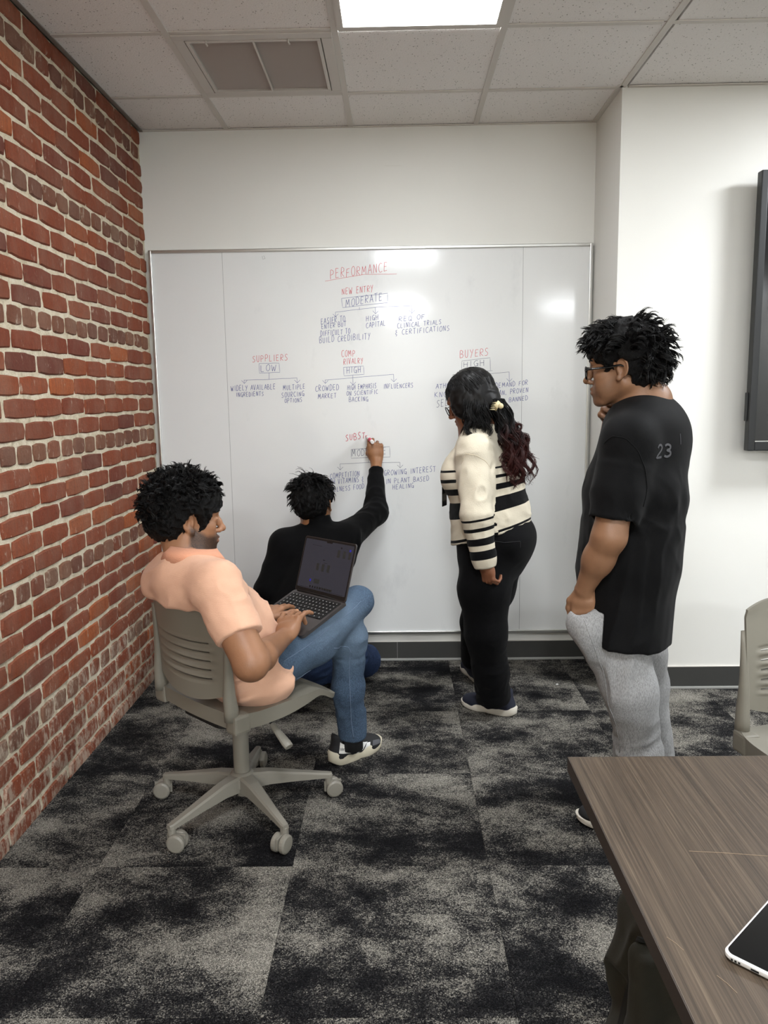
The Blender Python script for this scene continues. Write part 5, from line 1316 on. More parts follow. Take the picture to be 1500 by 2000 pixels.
    T.cap(rsh, lsh, .058, .046, k=.05); T.cap(neck-up*.050-F*.01, rsh+up*.010, .054, .045, k=.05); T.cap(neck-up*.050-F*.01, lsh+up*.010, .054, .045, k=.05)
    T.ell(pel-R*-.05+up*-.03, (.150, .165, .075), X=F, Y=R, k=.04); T.cap(pel+R*.095-up*.035, pel+R*.10+F*.05-up*.045, .078, .070, k=.04)
    sr = rel-rsh; T.cap(rsh, rsh+sr*.4, .060, .062, k=.05); T.cone(rsh+sr*.15, rsh+sr*.64, .058, .0615, k=.03, rnd=.006)
    sl = lel-lsh; T.cap(lsh, lsh+sl*.62, .050, .058, k=.05)
    T.tube2(neck+up*.05+F*.012, neck-up*.030+F*.012, (.070, .072), (.074, .078), R, k=.012, op='s')
    T.plane(pel+F*.085, unit(F*.90-up*.30+R*.1), k=.02)
    bx(T, .024); T.plane((0, 0, .424), (0, 0, -1), k=.01)
    T.effect(folds(.019, 9, unit(R*.5+up*.3+F*.2), 3.5, 21, lambda q: .45+.55*np.clip(1-np.abs((q-pel)@ax-.10)/.22, 0, 1), .9))
    T.effect(folds(.006, 14, unit(R*.8-up*.5), 3.0, 25, lambda q: np.exp(-((q-(rsh+sr*.35))**2).sum(1)/(2*.09**2)), .8))
    lo, hi = bb(pel, sh, rsh, lsh, rel, lel, neck, pel+F*.15, m=.12)
    solid_obj('polo_shirt', T, lo, hi, .0044, mp, root)
    # collar: standing band and folded leaf with points in front
    mc = mat_cloth('salmon_collar_rib', (208, 146, 116), (218, 158, 128), 380, .5, .85)  # deeper than the shirt: shade on the collar put into its colour
    P = []; Q = []
    for a in np.linspace(-2.55, 2.55, 37):
        d = -F*math.cos(a)+R*math.sin(a); fz = .012-.022*(1-math.cos(a))/2*1.0
        P.append(neck+F*.012+d*(.070)+up*(.030+fz)); Q.append((neck+F*.012+d*.090+up*(-.010+fz)) + (F*.02-up*.012)*(abs(a) > 2.3))
    V = P+Q; n = len(P); attach(MB().add([p for p in P]+[p for p in Q]+[p+up*.003+unit(p-neck)*.003 for p in P]+[q+unit(q-neck)*.0035 for q in Q], [(i, i+1, n+i+1, n+i) for i in range(n-1)]+[(2*n+i, 3*n+i, 3*n+i+1, 2*n+i+1) for i in range(n-1)]+[(i, 2*n+i, 2*n+i+1, i+1) for i in range(n-1)]+[(n+i, n+i+1, 3*n+i+1, 3*n+i) for i in range(n-1)]).build('collar', mc, None, smooth=True), root)
    # jeans
    md = mat_denim('faded_blue_denim', (46, 58, 75), (64, 80, 98), (122, 140, 158)); ml = flat('denim_seam_thread', (98, 114, 136), .8)
    J = Solid(.03); rhip = pel+R*.085+up*.005; lhip = pel-R*.085+up*.005
    rkn = vv(-.152, 2.885, .640); lkn = vv(-.185, 2.835, .520); lan = vv(-.183, 2.895, .115); ran = vv(-.44, 3.02, .49)
    J.tube2(pel-F*.03, pel+F*.06, (.15, .09), (.15, .085), R, k=.04)
    J.chain([rhip, rhip*.5+rkn*.5-up*.032+R*.012, rkn], [.092, .076, .056], k=.03); J.chain([rkn, ran], [.056, .046], k=.02)
    J.chain([lhip, lkn], [.088, .060], k=.03); J.chain([lkn, lkn*.5+lan*.5-F*.012, lan+up*.02], [.060, .056, .050], k=.03)
    J.cone(lan+up*.10, lan-up*.012, .052, .052, k=.02)
    J.plane((0, 0, .440), (0, 0, -1), .002) if False else None
    J.effect(folds(.007, 10, unit(rkn-rhip), 4, 31, None, .9)); J.effect(folds(.008, 16, unit(vv(1, -1, .1)), 2.2, 35, lambda q: np.exp(-((q-lkn-up*-.06)**2).sum(1)/(2*.07**2))+np.exp(-((q-rhip-F*.08)**2).sum(1)/(2*.07**2)), .8))
    lo, hi = bb(pel, rkn, lkn, lan, ran, m=.12)
    fd = lambda V: np.clip(1-np.abs((V-lhip)@R-.17*0-((V-lhip)@R).mean()*0)/.4, 0, 1)*0+np.exp(-((V-(rhip*.45+rkn*.55)-up*.06)**2).sum(1)/(2*.10**2))+np.exp(-((V-lkn)**2).sum(1)/(2*.06**2))
    solid_obj('jeans', J, lo, hi, .0046, md, root, attrs=dict(fade=fd))
    seam(root, J, [hit(J, 553, 1292), hit(J, 600, 1262), hit(J, 650, 1222), hit(J, 690, 1190), hit(J, 705, 1174)], ml)
    seam(root, J, [hit(J, 552, 1342), hit(J, 582, 1328), hit(J, 610, 1312), hit(J, 612, 1330), hit(J, 596, 1352)], ml, name='pocket_stitching')
    seam(root, J, [hit(J, 684, 1270), hit(J, 682, 1310), hit(J, 684, 1360), hit(J, 686, 1410), hit(J, 691, 1442)], ml)
    seam(root, J, [hit(J, 652, 1266), hit(J, 668, 1263), hit(J, 680, 1264), hit(J, 686, 1275)], ml, name='knee_seam')
    # sock and shoes
    attach(MB().tube([lan+up*.03, lan-up*.06], .040, 16).build('sock', M_SHOEB, None, smooth=True), root)
    h = vv(-.262, 2.872, .0); ff = unit((.71, .70, .0)); side = R
    mu = flat('black_grey_runner_upper', (28, 28, 30), .8, bump=.5, bscale=420); mo = flat('cream_foam_sole', (206, 198, 176), .6, var=.08, bump=.25, bscale=200)
    sr_, Ms, U = make_shoe(root, h+ff*.0, ff, side, mu, mo, M_LACE, L=.245, sole_h=.046, rocker=.022)
    hx = Ms.copy(); sd = Ms[:3, 1]*1.0
    msil = flat('pale_grey_side_panel', (206, 206, 204), .45); mtg = flat('grey_suede', (84, 84, 88), .9)
    Mq = frame4(Ms[:3, 3]+sd*.05, Ms[:3, 0], Ms[:3, 2], np.cross(Ms[:3, 0], Ms[:3, 2]))
    patch(sr_, 'heel_tab', U, Mq, [(-.004, .058), (.058, .042), (.062, .070), (.002, .096)], M_SHOEW, 10, .002)
    patch(sr_, 'side_panel', U, Mq, [(.085, .030), (.120, .036), (.150, .072), (.128, .078)], msil, 8, .0015)
    patch(sr_, 'side_panel', U, Mq, [(.128, .036), (.152, .034), (.160, .062), (.146, .066)], msil, 8, .0015)
    patch(sr_, 'toe_patch', U, Mq, [(.165, .040), (.215, .036), (.220, .060), (.175, .066)], mtg, 8, .0012)
    fc = bpy.data.curves.new('heel_lettering', 'FONT'); fc.body = 'balance'; fc.size = .0165; tmp = bpy.data.objects.new('tmp_text', fc); COL.objects.link(tmp)
    me = bpy.data.meshes.new_from_object(tmp.evaluated_get(bpy.context.evaluated_depsgraph_get())); bpy.data.objects.remove(tmp)
    bm = bmesh.new(); bm.from_mesh(me); bmesh.ops.triangulate(bm, faces=bm.faces[:]); bmesh.ops.subdivide_edges(bm, edges=bm.edges[:], cuts=1)
    V = np.array([v.co for v in bm.verts]); V = np.array([Mq[:3, :3] @ vv(.000+x*.94, .070-x*.23+y, 0)+Mq[:3, 3] for x, y, z in V]); Fc = [tuple(v.index for v in f.verts) for f in bm.faces]; bm.free()
    attach(MB().add(U.snap(V, .0028), Fc).build('heel_lettering', M_FRAME, None), sr_)
    make_shoe(root, vv(-.40, 3.03, .44), unit((-.85, .45, -.25)), vv(0, 0, 1)*.2+vv(.45, .85, 0), mu, mo, M_LACE, L=.27)
    # hair
    S = cap_solid(M, .025, lump=.012, freq=50, seed=13, grow=(-.004, 0, .012), low=-.100)
    solid_obj('hair', S, *bb(hp(M, 0, 0, .03), m=.21), .0042, M_HAIRU, root); hr = [o for o in root.children if o.name.startswith('hair')][-1]
    ok = lambda u: (u[:, 2] > -.45-.35*np.clip(-u[:, 0], 0, 1)) & ~((u[:, 0] > .50) & (u[:, 2] < .34)) & ~((np.abs(u[:, 1]) > .55) & (u[:, 2] < .22) & (u[:, 0] > -.40))
    Rt, N, u = scalp(M, 4800, 14, ok, c=(-.020, 0, .050), r=(.118, .094, .103))
    comb = np.stack([np.where(u[:, 0] > 0, .6, -.3), u[:, 1]*.3, np.where(u[:, 2] > .2, .1, -.8)], 1) @ M[:3, :3].T
    strands('hair_locks', Rt, N*.8+comb*.7, M_HAIRB, hr, .036, 8, .0014, .010, 1.5, .5, .3, keep_out(M, c=(-.020, 0, .050), r=(.118, .093, .102)), 16, clump=620, tight=.5)
    # cap lowest locks at the nape
    return root

# ------------------------------------------------------------------ the man crouching at the board
def crouching_man():
    root = empty('person', (-.36, 3.6, 0), label='person in black sweater kneeling and writing on the whiteboard', cat='person')
    F = unit((.10, 1, 0)); R = vv(.995, -.10, 0); up = vv(0, 0, 1)
    skin = mat_skin('skin_brown', (140, 98, 66), (118, 78, 52), (140, 90, 76))
    neck = at(620, 1035, 3.60); lsh = at(556, 1064, 3.55); rsh = at(676, 1052, 3.62); rel = at(733, 1002, 3.82); rwr = at(735, 903, 3.985)
    lel = at(520, 1150, 3.50); lwr = at(545, 1230, 3.66); pel = at(585, 1275, 3.45); rkn = at(712, 1296, 3.80); lkn = vv(-.56, 3.72, .12)
    M = head_frame(at(614, 985, 3.63), unit(vv(.22, .95, -.10)), unit(vv(-.06, .10, 1)), .97)
    B = Solid(.02); add_head(B, M); B.tube2(hp(M, -.03, 0, -.045), neck, (.048, .052), (.052, .052), R, k=.02)
    B.tube2(neck-up*.05, pel+up*.06, (.12, .09), (.13, .10), R, k=.05); B.cap(lsh, rsh, .05, .05, k=.04)
    B.cap(rsh, rel, .045, .042, k=.02); B.cap(rel, rwr, .041, .0265, k=.02); B.cap(lsh, lel, .045, .042, k=.02); B.cap(lel, lwr, .041, .027, k=.02)
    tip = at(712, 853, BYF-.004); hc = rwr
    Xh = unit(vv(-.06, .10, 1)); tr = add_hand(B, rwr, Xh, vv(-1, 0, .1), vv(.25, -1, .15), dict(index=(.75, .95, .35), middle=(1.05, 1.15, .6), ring=(1.25, 1.3, .7), pinky=(1.35, 1.3, .7)), s=.98,
        thumb=[(.022, .024, -.010), (.050, .040, -.022), (.078, .036, -.034), (.100, .026, -.040)])
    tl = add_hand(B, lwr, unit(vv(.3, .3, -.9)), F, -R, dict(index=(.3, .4, .3), middle=(.3, .4, .3), ring=(.3, .4, .3), pinky=(.3, .4, .3)))
    lip, bd = head_attr(M); lo, hi = bb(hp(M, .13, 0, .12), hp(M, -.12, 0, .12), lsh, rsh, rwr, rel, lel, lwr, pel, rwr+up*.14, m=.11)
    solid_obj('body', B, lo, hi, .0042, skin, root, attrs=dict(lip=lip, beard=bd, nail=nails(tr)))
    ms = mat_cloth('black_knit', (5, 5, 6), (8, 8, 9), 420, .3, .9, sheen=.04)
    T = Solid(.03); ch = neck-up*.12-F*.02
    T.tube2(neck-up*.045, ch, (.125, .085), (.165, .115), R, k=.05); T.tube2(ch, pel+up*.10, (.165, .115), (.155, .125), R, k=.05); T.tube2(pel+up*.12, pel+up*.0, (.155, .125), (.160, .130), R, k=.03)
    T.cap(lsh, rsh, .062, .062, k=.05); T.cap(neck-up*.03, lsh+up*.012, .055, .045, k=.04); T.cap(neck-up*.03, rsh+up*.012, .055, .045, k=.04)
    T.cap(neck-up*.03, neck+up*.046, .068, .063, k=.02)
    T.cap(rsh, rel, .066, .056, k=.04); T.cap(rel, rel*.35+rwr*.65, .055, .0395, k=.02); T.cone(rel*.3+rwr*.7, rel*.15+rwr*.85, .034, .0370, k=.01, rnd=.005)
    T.cap(lsh, lel, .062, .052, k=.04); T.cap(lel, lwr, .052, .036, k=.02)
    T.tube2(neck+up*.12+F*.01, neck+up*.075+F*.008, (.054, .056), (.056, .058), R, k=.008, op='s')
    T.effect(folds(.011, 8, unit(vv(.7, .1, .6)), 3.5, 41, lambda q: .4+.6*np.exp(-((q-rsh)**2).sum(1)/(2*.13**2)), .9)); T.effect(folds(.007, 15, unit(vv(1, .3, -.2)), 2.5, 44, lambda q: np.exp(-((q-rel)**2).sum(1)/(2*.10**2)), .8))
    lo, hi = bb(neck, lsh, rsh, rel, rwr, lel, lwr, pel, m=.15); solid_obj('sweater', T, lo, hi, .0056, ms, root)
    md = mat_denim('dark_blue_denim', (26, 36, 58), (38, 52, 80))
    J = Solid(.03); rf = vv(-.46, 3.60, .07); lf = vv(-.62, 3.45, .07); rhip = pel+R*.09; lhip = pel-R*.09
    J.tube2(pel+up*.08, pel-up*.02, (.15, .12), (.16, .13), R, k=.05); J.chain([rhip, rkn+up*.02], [.10, .072], k=.03); J.chain([rkn+up*.01, rf+up*.01], [.066, .05], k=.03)
    J.chain([lhip, lkn], [.10, .068], k=.03); J.chain([lkn, lf], [.062, .048], k=.03); J.plane((0, 0, .004), (0, 0, -1))
    J.effect(folds(.009, 13, unit(vv(1, -.5, .2)), 2.5, 47, None, .8)); solid_obj('jeans', J, *bb(pel, rkn, lkn, rf, lf, m=.14), .006, md, root)
    make_shoe(root, vv(-.47, 3.52, .05), unit((.3, 1, -.25)), R, M_SHOEB, M_SHOEB); make_shoe(root, vv(-.63, 3.36, .03), unit((.05, 1, -.1)), -R, M_SHOEB, M_SHOEB)
    S = cap_solid(M, .018, lump=.009, freq=38, seed=33, grow=(-.004, 0, .006), low=-.098); solid_obj('hair', S, *bb(hp(M, 0, 0, .03), m=.19), .0044, M_HAIRU, root); hr = [o for o in root.children if o.name.startswith('hair')][-1]
    ok = lambda u: (u[:, 2] > -.5) & ~((u[:, 0] > .5) & (u[:, 2] < .3)) & ~((np.abs(u[:, 1]) > .72) & (u[:, 2] < -.02) & (u[:, 0] > -.30))
    Rt, N, u = scalp(M, 3200, 34, ok, c=(-.020, 0, .046), r=(.112, .088, .094)); comb = np.stack([np.where(u[:, 0] > .1, .7, -.3), u[:, 1]*.5, np.where(u[:, 2] > .3, .05, -.8)], 1) @ M[:3, :3].T
    strands('hair_locks', Rt, N*.22+comb*.9, M_HAIRB, hr, .052, 10, .0013, .007, .8, .8, .6, keep_out(M, c=(-.020, 0, .046), r=(.112, .088, .094)), 36, clump=420, tight=.5)
    Rt, N, u = scalp(M, 60, 35, lambda u: (u[:, 2] > .85) & (u[:, 1] > -.1), c=(-.020, 0, .050), r=(.112, .088, .094)); strands('loose_tuft', Rt, N+np.array([-.55, -.1, .2])*.9, M_HAIRB, hr, .065, 8, .0014, .006, .9, .9, .5, None, 37)
    # the marker between his fingers
    p1 = at(728, 864, BYF-.110); p0 = at(714, 851, BYF-.004); d = unit(p1-p0)
    mk = empty('marker', (0, 0, 0), label='white and red dry erase marker held in the writing hand', cat='marker'); mk.matrix_world = frame_M(p0, unit(np.cross(d, vv(0, 0, 1))), np.cross(d, unit(np.cross(d, vv(0, 0, 1)))), d); L = np.linalg.norm(p1-p0)
    MB().lathe([(.0012, 0), (.0025, .006), (.0028, .010)], 12).build('nib', flat('red_felt_nib', (180, 30, 50), .8), mk)
    MB().lathe([(.0045, .010), (.006, .018), (.0085, .024), (.0085, .030)], 16).build('collar', flat('marker_red', (190, 36, 60), .4), mk, auto=.6)
    MB().lathe([(.0088, .030), (.0090, .032), (.0090, L-.012), (.0085, L-.010)], 18).build('barrel', flat('marker_white', (230, 228, 226), .4), mk, auto=.6)
    MB().lathe([(.0092, L-.012), (.0092, L-.002), (.0080, L), (.003, L+.0005)], 18).build('end_cap', flat('marker_cap_white', (226, 222, 220), .45), mk, auto=.6)
    MB().lathe([(.0093, L-.052), (.0093, L-.020)], 18).build('label_band', flat('marker_label_red', (206, 60, 84), .45), mk, auto=.6)
    return root

# ------------------------------------------------------------------ the woman at the board
def woman():
    root = empty('person', (.40, 3.38, 0), label='person with long dark hair in cream striped sweater and black jeans', cat='person')
    f = unit((-.92, .39, 0)); l = vv(-.39, -.92, 0); up = vv(0, 0, 1)
    skin = mat_skin('skin_deep_brown', (128, 84, 60), (108, 68, 48), (126, 66, 60))
    neck = at(942, 840, 3.39); lsh = at(928, 886, 3.26); rsh = at(952, 874, 3.52); lel = at(930, 1005, 3.17); lwr = at(948, 1104, 3.16); rel = at(940, 985, 3.58); rwr = at(935, 1055, 3.62)
    pel = at(962, 1062, 3.38); lhip = at(955, 1072, 3.32); rhip = lhip-l*.17
    hf = unit(f*.90+up*-.40); hu = unit(up*.92+f*.36); M = head_frame(at(918, 783, 3.38), hf, hu, .93)
    B = Solid(.02); add_head(B, M, True); B.tube2(hp(M, -.03, 0, -.04), neck, (.048, .052), (.058, .058), l, k=.03)
    B.tube2(neck-up*.06, pel+up*.05, (.13, .10), (.14, .12), l, k=.05); B.cap(lsh, rsh, .05, .05, k=.04)
    B.cap(lsh, lel, .05, .044, k=.02); B.cap(lel, lwr, .042, .026, k=.02); B.cap(rsh, rel, .05, .044, k=.02); B.cap(rel, rwr, .042, .027, k=.02)
    tl = add_hand(B, lwr+up*.012, unit(vv(.20, .06, -1)), f*.8-l*.4, l*.9+f*.3, dict(index=(.6, .8, .5), middle=(.8, 1.0, .6), ring=(.9, 1.1, .6), pinky=(.9, 1.1, .6)), s=.86)
    tr = add_hand(B, rwr, unit(-up), f, -l, dict(index=(.5, .7, .4), middle=(.6, .8, .5), ring=(.7, .9, .5), pinky=(.7, .9, .5)), s=.86)
    lip, bd = head_attr(M); lo, hi = bb(hp(M, .13, 0, .12), hp(M, -.12, 0, .12), lsh, rsh, rwr, rel, lel, lwr, pel, lwr-up*.1, m=.12)
    solid_obj('body', B, lo, hi, .0042, skin, root, attrs=dict(lip=lip, beard=bd, nail=nails(tl)))
    # sweater: cream above, black stripes below; the stripes follow height on the trunk and length on the sleeves
    t = NT('striped_knit'); p = t.vec('Position'); n = t.noise(p, 12, 3); wv = t.noise(t.vec('Position', scale=(1, 1, .5)), 300, 2, .7); cream = t.mix(n, (206, 197, 177), (214, 205, 186))
    tk = t.ramp(t.attr('trunk'), [(0, 0), (.335, 1), (.352, 0), (.415, 1), (.447, 0), (.505, 1), (.565, 0), (.635, 1), (.775, 0), (.95, 1), (.975, 0)], 'CONSTANT')
    sk = t.ramp(t.attr('sleeve'), [(0, 0), (.578, 1), (.595, 0), (.655, 1), (.685, 0), (.745, 1), (.805, 0), (.855, 1), (.930, 0)], 'CONSTANT')
    st = t.mix(t.math('GREATER_THAN', t.attr('issleeve'), .5), tk, sk); c = t.mix(st, cream, (12, 12, 13)); t.bump(t.math('ADD', wv, n), .35, .004); mk = t.fin(c, .92, spec=.12, Sheen_Weight=.05)
    T = Solid(.03); ch = at(948, 930, 3.39); wa = at(957, 1000, 3.385); he = at(960, 1045, 3.38)
    T.tube2(neck-up*.055, ch, (.14, .10), (.180, .150), l, k=.05); T.tube2(ch, wa, (.180, .150), (.180, .160), l, k=.05); T.tube2(wa, he-up*.06, (.180, .160), (.188, .176), l, k=.03)
    T.ell(at(897, 925, 3.41), (.070, .13, .085), X=f, Y=l, k=.05); T.cap(lsh, rsh, .060, .060, k=.05); T.cap(neck-up*.03, lsh+up*.012, .056, .046, k=.05); T.cap(neck-up*.03, rsh+up*.012, .056, .046, k=.05)
    hp0 = at(1046, 1016, 3.33); hp1 = at(868, 1066, 3.46); T_pl = unit(np.cross(unit(hp1-hp0), l)); T_pl = T_pl if T_pl[2] < 0 else -T_pl
    T.tube2(neck+up*.05, neck-up*.01+f*.012, (.054, .056), (.056, .060), l, k=.01, op='s')
    T.plane(hp0, T_pl, .006)
    T.cap(lsh, lel, .070, .062, k=.03); T.cap(lel, lel*.15+lwr*.85, .062, .049, k=.02); T.cone(lel*.25+lwr*.75, lwr-up*.008, .049, .043, k=.012, rnd=.006)
    T.cap(rsh, rel, .068, .060, k=.03); T.cap(rel, rwr, .056, .040, k=.02)
    T.effect(folds(.010, 9, unit(vv(.3, .8, -.5)), 3.2, 51, lambda q: .35+.65*np.exp(-((q-lsh+up*.06)**2).sum(1)/(2*.12**2)), .9)); T.effect(folds(.007, 12, unit(l*.9+up*.2), 3, 55, lambda q: np.clip(1-np.abs(q[:, 2]-wa[2])/.14, 0, 1), .8))
    top = at(950, 845, 3.38)[2]; zb, zf = hp0[2], hp1[2]
    def trunk(V):
        u = np.clip(((V-hp0)@unit(hp1-hp0))/np.linalg.norm(hp1-hp0), 0, 1); zh = zb+(zf-zb)*u; return (top-V[:, 2])/(top-zh)
    La = np.linalg.norm(lel-lsh); Lb = np.linalg.norm(lwr-lel)
    def sleeve(V):
        a = (V-lsh)@(lel-lsh)/La; b = (V-lel)@(lwr-lel)/Lb; return np.where(b > 0, La+b, np.minimum(a, La))/(La+Lb)
    def issl(V):
        def dseg(a, b): ab = b-a; tt = np.clip((V-a)@ab/(ab@ab), 0, 1); return np.linalg.norm(V-a-tt[:, None]*ab, axis=1)
        return ((np.minimum(dseg(lsh, lel), dseg(lel, lwr)) < .082) & ((V-ch)@l > .085)).astype(float)
    lo, hi = bb(neck, lsh, rsh, lel, lwr, rel, rwr, ch, he, ch+f*.15, ch-f*.15, m=.11); solid_obj('striped_sweater', T, lo, hi, .0050, mk, root, attrs=dict(trunk=trunk, sleeve=sleeve, issleeve=issl))
    msm = mat_cloth('cream_rib', (214, 202, 178)); seam(root, T, [at(893, 905, 3.2), at(898, 893, 3.18), at(908, 886, 3.18), at(930, 890, 3.17), at(950, 900, 3.18), at(958, 915, 3.2)], msm, .0010, .0002, name='armhole_seam')
    # black jeans
    mj = mat_cloth('black_denim', (5, 5, 6), (9, 9, 11), 480, .25, .85, sheen=.02); J = Solid(.03)
    J.tube2(he+up*.0, pel-up*.04, (.168, .150), (.175, .150), l, k=.04); J.ell(at(1006, 1052, 3.34), (.085, .16, .10), X=f, Y=l, k=.05)
    lk = at(949, 1235, 3.27); la = at(965, 1368, 3.33); rk = at(935, 1215, 3.60); ra = at(926, 1300, 3.80)
    J.chain([lhip, at(946, 1150, 3.285), lk, at(957, 1310, 3.30)], [.115, .108, .086, .074], k=.03); J.cone(at(955, 1290, 3.29), la+up*.004, .074, .073, k=.02)
    J.chain([rhip, at(955, 1150, 3.50), rk, ra+up*.045], [.125, .110, .082, .066], k=.03)
    J.effect(folds(.008, 11, unit(vv(.9, .2, .4)), 2.6, 61, lambda q: .3+np.exp(-((q-la-up*.12)**2).sum(1)/(2*.10**2)), .9))
    solid_obj('black_jeans', J, *bb(he, lhip, rhip, la, ra, lk, at(1040, 1050, 3.3), m=.13), .006, mj, root)
    seam(root, J, [hit(J, 962, 1056), hit(J, 985, 1060), hit(J, 1016, 1057), hit(J, 1016, 1070)], flat('black_thread', (30, 30, 32), .8), .0012, name='pocket_edge')
    # shoes
    mn = flat('navy_runner_knit', (24, 28, 44), .85, bump=.5, bscale=420); h0, t0 = atz(1004, 1398, 0), atz(893, 1372, 0); ff = unit(t0-h0)
    make_shoe(root, h0-ff*.0, ff, l, mn, M_SOLEW, M_LACE, L=.255); h1, t1 = atz(942, 1337, 0), atz(905, 1301, 0); make_shoe(root, h1, unit(t1-h1), -l, mn, M_SOLEW, M_LACE, L=.25)
    # glasses, earring, clip, badge
    spectacles(root, M, M_FRAME, w=.046, h=.040, round_=True, x0=.110, t=.0019, z0=.000)
    mg = flat('gold_hoop', (190, 150, 84), .3, metal=1.0); e0 = hp(M, .004, .083, -.040)
    attach(MB().tube([e0+vv(0, 0, -.018)+hf*(.018*math.cos(a))+up*(.018*math.sin(a)) for a in np.linspace(0, 2*PI, 25)], .0016, 8, caps=False).build('earring', mg, None, smooth=True), root)
    mh = mat_hair('dark_wavy_hair', (13, 12, 12), (62, 22, 18))
    S = cap_solid(M, .014, lump=.0035, freq=26, seed=53, grow=(-.006, 0, .004), low=-.085, ear=False); S.M = M
    S.ell((-.060, 0, -.030), (.062, .072, .075), k=.03); S.ell((.014, .072, -.012), (.052, .024, .066), k=.02); S.ell((.014, -.072, -.012), (.052, .024, .066), k=.02); S.M = None
    solid_obj('hair', S, *bb(hp(M, 0, 0, .02), m=.19), .0044, mh, root, attrs=dict(tipmix=lambda V: np.zeros(len(V)))); hr = [o for o in root.children if o.name.startswith('hair')][-1]
    clip = at(972, 792, 3.345)
    ok = lambda u: ~((u[:, 0] > .62) & (u[:, 2] < .42)) & (u[:, 2] > -.55)
    Rt, N, u = scalp(M, 2000, 54, ok, c=(-.020, 0, .042), r=(.113, .091, .097)); dirs = (clip-Rt); dirs /= np.linalg.norm(dirs, axis=1)[:, None]
    strands('hair_locks', Rt, N*.12+dirs*.9-up*.2, mh, hr, .11, 9, .0012, .0030, .6, .25, .8, keep_out(M, c=(-.020, 0, .042), r=(.113, .091, .097)), 56, tipattr=lambda V, tt: np.zeros(len(V)))
    # the long waves down the back
    mid = at(1000, 870, 3.29); end = at(1012, 925, 3.27); bc = ch+up*.02; bR = vv(.20, .20, .26)
    def off_back(P):
        q = (P-bc); k = np.sqrt(((np.stack([q@f, q@l, q[:, 2]], 1)/np.array([.178, .20, .235]))**2).sum(1)); m = k < 1; P = P.copy(); P[m] = bc+q[m]/k[m][:, None]; return P
    rd = np.random.RandomState(58); n = 2600; Rt = clip+(rd.rand(n, 3)-.5)*vv(.05, .10, .06)+l*.01; D = -f*.55-up*.7+l*(rd.rand(n)-.45)[:, None]*1.3+(rd.rand(n, 3)-.5)*.5
    red = lambda V, tt: np.clip((tt-.35)*1.6, 0, 1)*np.clip(.25+.75*((V-clip)@(-f)*14), .1, 1)
    strands('long_waves', Rt, D, mh, hr, .38, 17, .0013, .020, .55, 1.4, .6, off_back, 59, .5, .30, tipattr=red, clump=70, tight=.35)
    n = 700; Rt = hp(M, -.035, .070, -.030)+(rd.rand(n, 3)-.5)*np.array([.10, .05, .05]); D = -up-f*(rd.rand(n)-.25)[:, None]*.9+l*.25; strands('side_waves', Rt, D, mh, hr, .17, 14, .0011, .012, .8, 1.0, .5, off_back, 60, .4, .5, clump=26, tight=.3, tipattr=lambda V, tt: np.zeros(len(V)))
    mcl = flat('cream_hair_claw', (214, 200, 158), .35); cr = bpy.data.objects.new('hair_clip', None); COL.objects.link(cr); attach(cr, root); cx = at(971, 793, 3.255)
    attach(MB().tube([cx+up*.016-f*.010, cx+l*.010, cx-up*.014+f*.006], [(.010, .004)]*3, 10, flat=(0, 0, 1)).build('clip_spine', mcl, None, smooth=True), cr)
    for k in range(5):
        a = cx+up*(.014-.007*k)+f*(-.008+.003*k); attach(MB().tube([a, a+f*.014+l*.008, a+f*.028-l*.004], [.0022, .002, .001], 6).build('clip_tooth', mcl, None, smooth=True), cr)
    attach(MB().lathe([(.003, 0), (.0105, .002), (.0115, .006), (.008, .010), (.002, .011)], 14, frame_M(cx-f*.018+l*.004, unit(np.cross(up, l)), up, l)).build('clip_tab', mcl, None, smooth=True), cr)
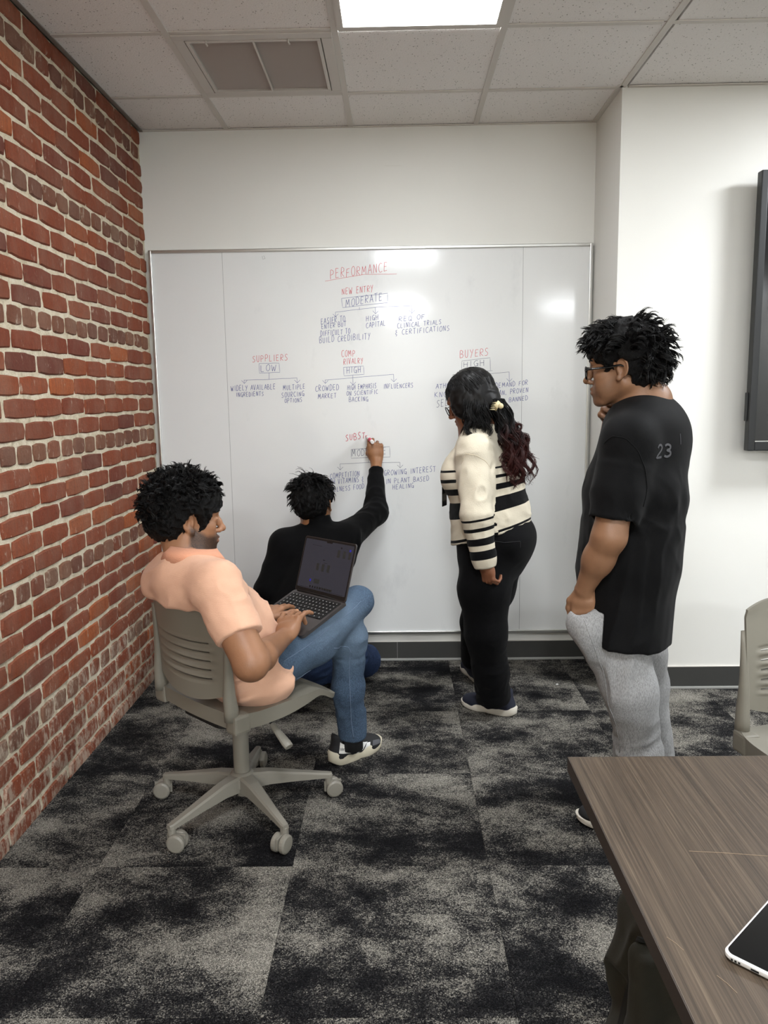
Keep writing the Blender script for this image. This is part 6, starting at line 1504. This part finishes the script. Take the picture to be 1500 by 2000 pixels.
    b0 = at(868, 968, 3.42); attach(MB().box((-.028, -.0015, -.045), (.028, .0015, .045), M=frame_M(b0, l, f, up), bev=.001).build('badge', M_FRAME, None), root)
    return root
def backpack():
    root = empty('backpack', (.60, 1.42, 0), label='dark grey backpack standing on the carpet under the brown table', cat='backpack')
    m = mat_cloth('dark_grey_nylon', (54, 53, 48), (62, 61, 55), 600, .3, .7, sheen=.05); mk = flat('black_webbing', (10, 10, 10), .7)
    S = Solid(.03); X, Y, up = vv(1, .25, 0), vv(-.25, 1, 0), vv(0, 0, 1)
    S.box((.595, 1.44, .215), (.165, .10, .215), X, Y, r=.06); S.ell((.56, 1.345, .17), (.14, .05, .13), X=X, Y=Y, k=.04); S.ell((.445, 1.35, .115), (.05, .085, .115), X=X, Y=Y, k=.03); S.plane((0, 0, .003), (0, 0, -1))
    S.box((.47, 1.325, .30), (.06, .03, .10), X, Y, r=.025, k=.012); S.effect(folds(.026, 6, unit(vv(.5, .1, .8)), 2.2, 71, None, 1.0)); solid_obj('bag_body', S, (.3, 1.15, -.05), (.92, 1.72, .55), .006, m, root)
    P = [vv(.46, 1.37, .43), vv(.50, 1.36, .475), vv(.56, 1.38, .485), vv(.62, 1.42, .46), vv(.66, 1.44, .42)]; attach(MB().tube(P, [(.016, .004)]*5, 10, flat=(0, 0, 1)).build('carry_loop', mk, None, smooth=True), root)
    for dx in (0, .012): seam(root, S, [vv(.43+dx, 1.34+dx, .42), vv(.50+dx, 1.31, .40), vv(.60, 1.30, .36+dx), vv(.70, 1.36, .34)], mk, .003, .001, name='zip')
    attach(MB().tube([p for p in S.snap(np.array([vv(.44, 1.33, .40-.05*i) for i in range(6)]), .004)], [(.014, .003)]*6, 10, flat=(1, -.4, 0)).build('shoulder_strap', mk, None, smooth=True), root)
laptop(); seated_man(); crouching_man(); woman(); standing_man(); backpack()
q = atz(1088, 1337, 0.0)
tag(MB().box((q[0]-.006, q[1]-.004, .0), (q[0]+.006, q[1]+.004, .003), bev=.001).build('paper_scrap', M_WCASE), 'tiny white paper scrap on the dark carpet near the baseboard', 'scrap')
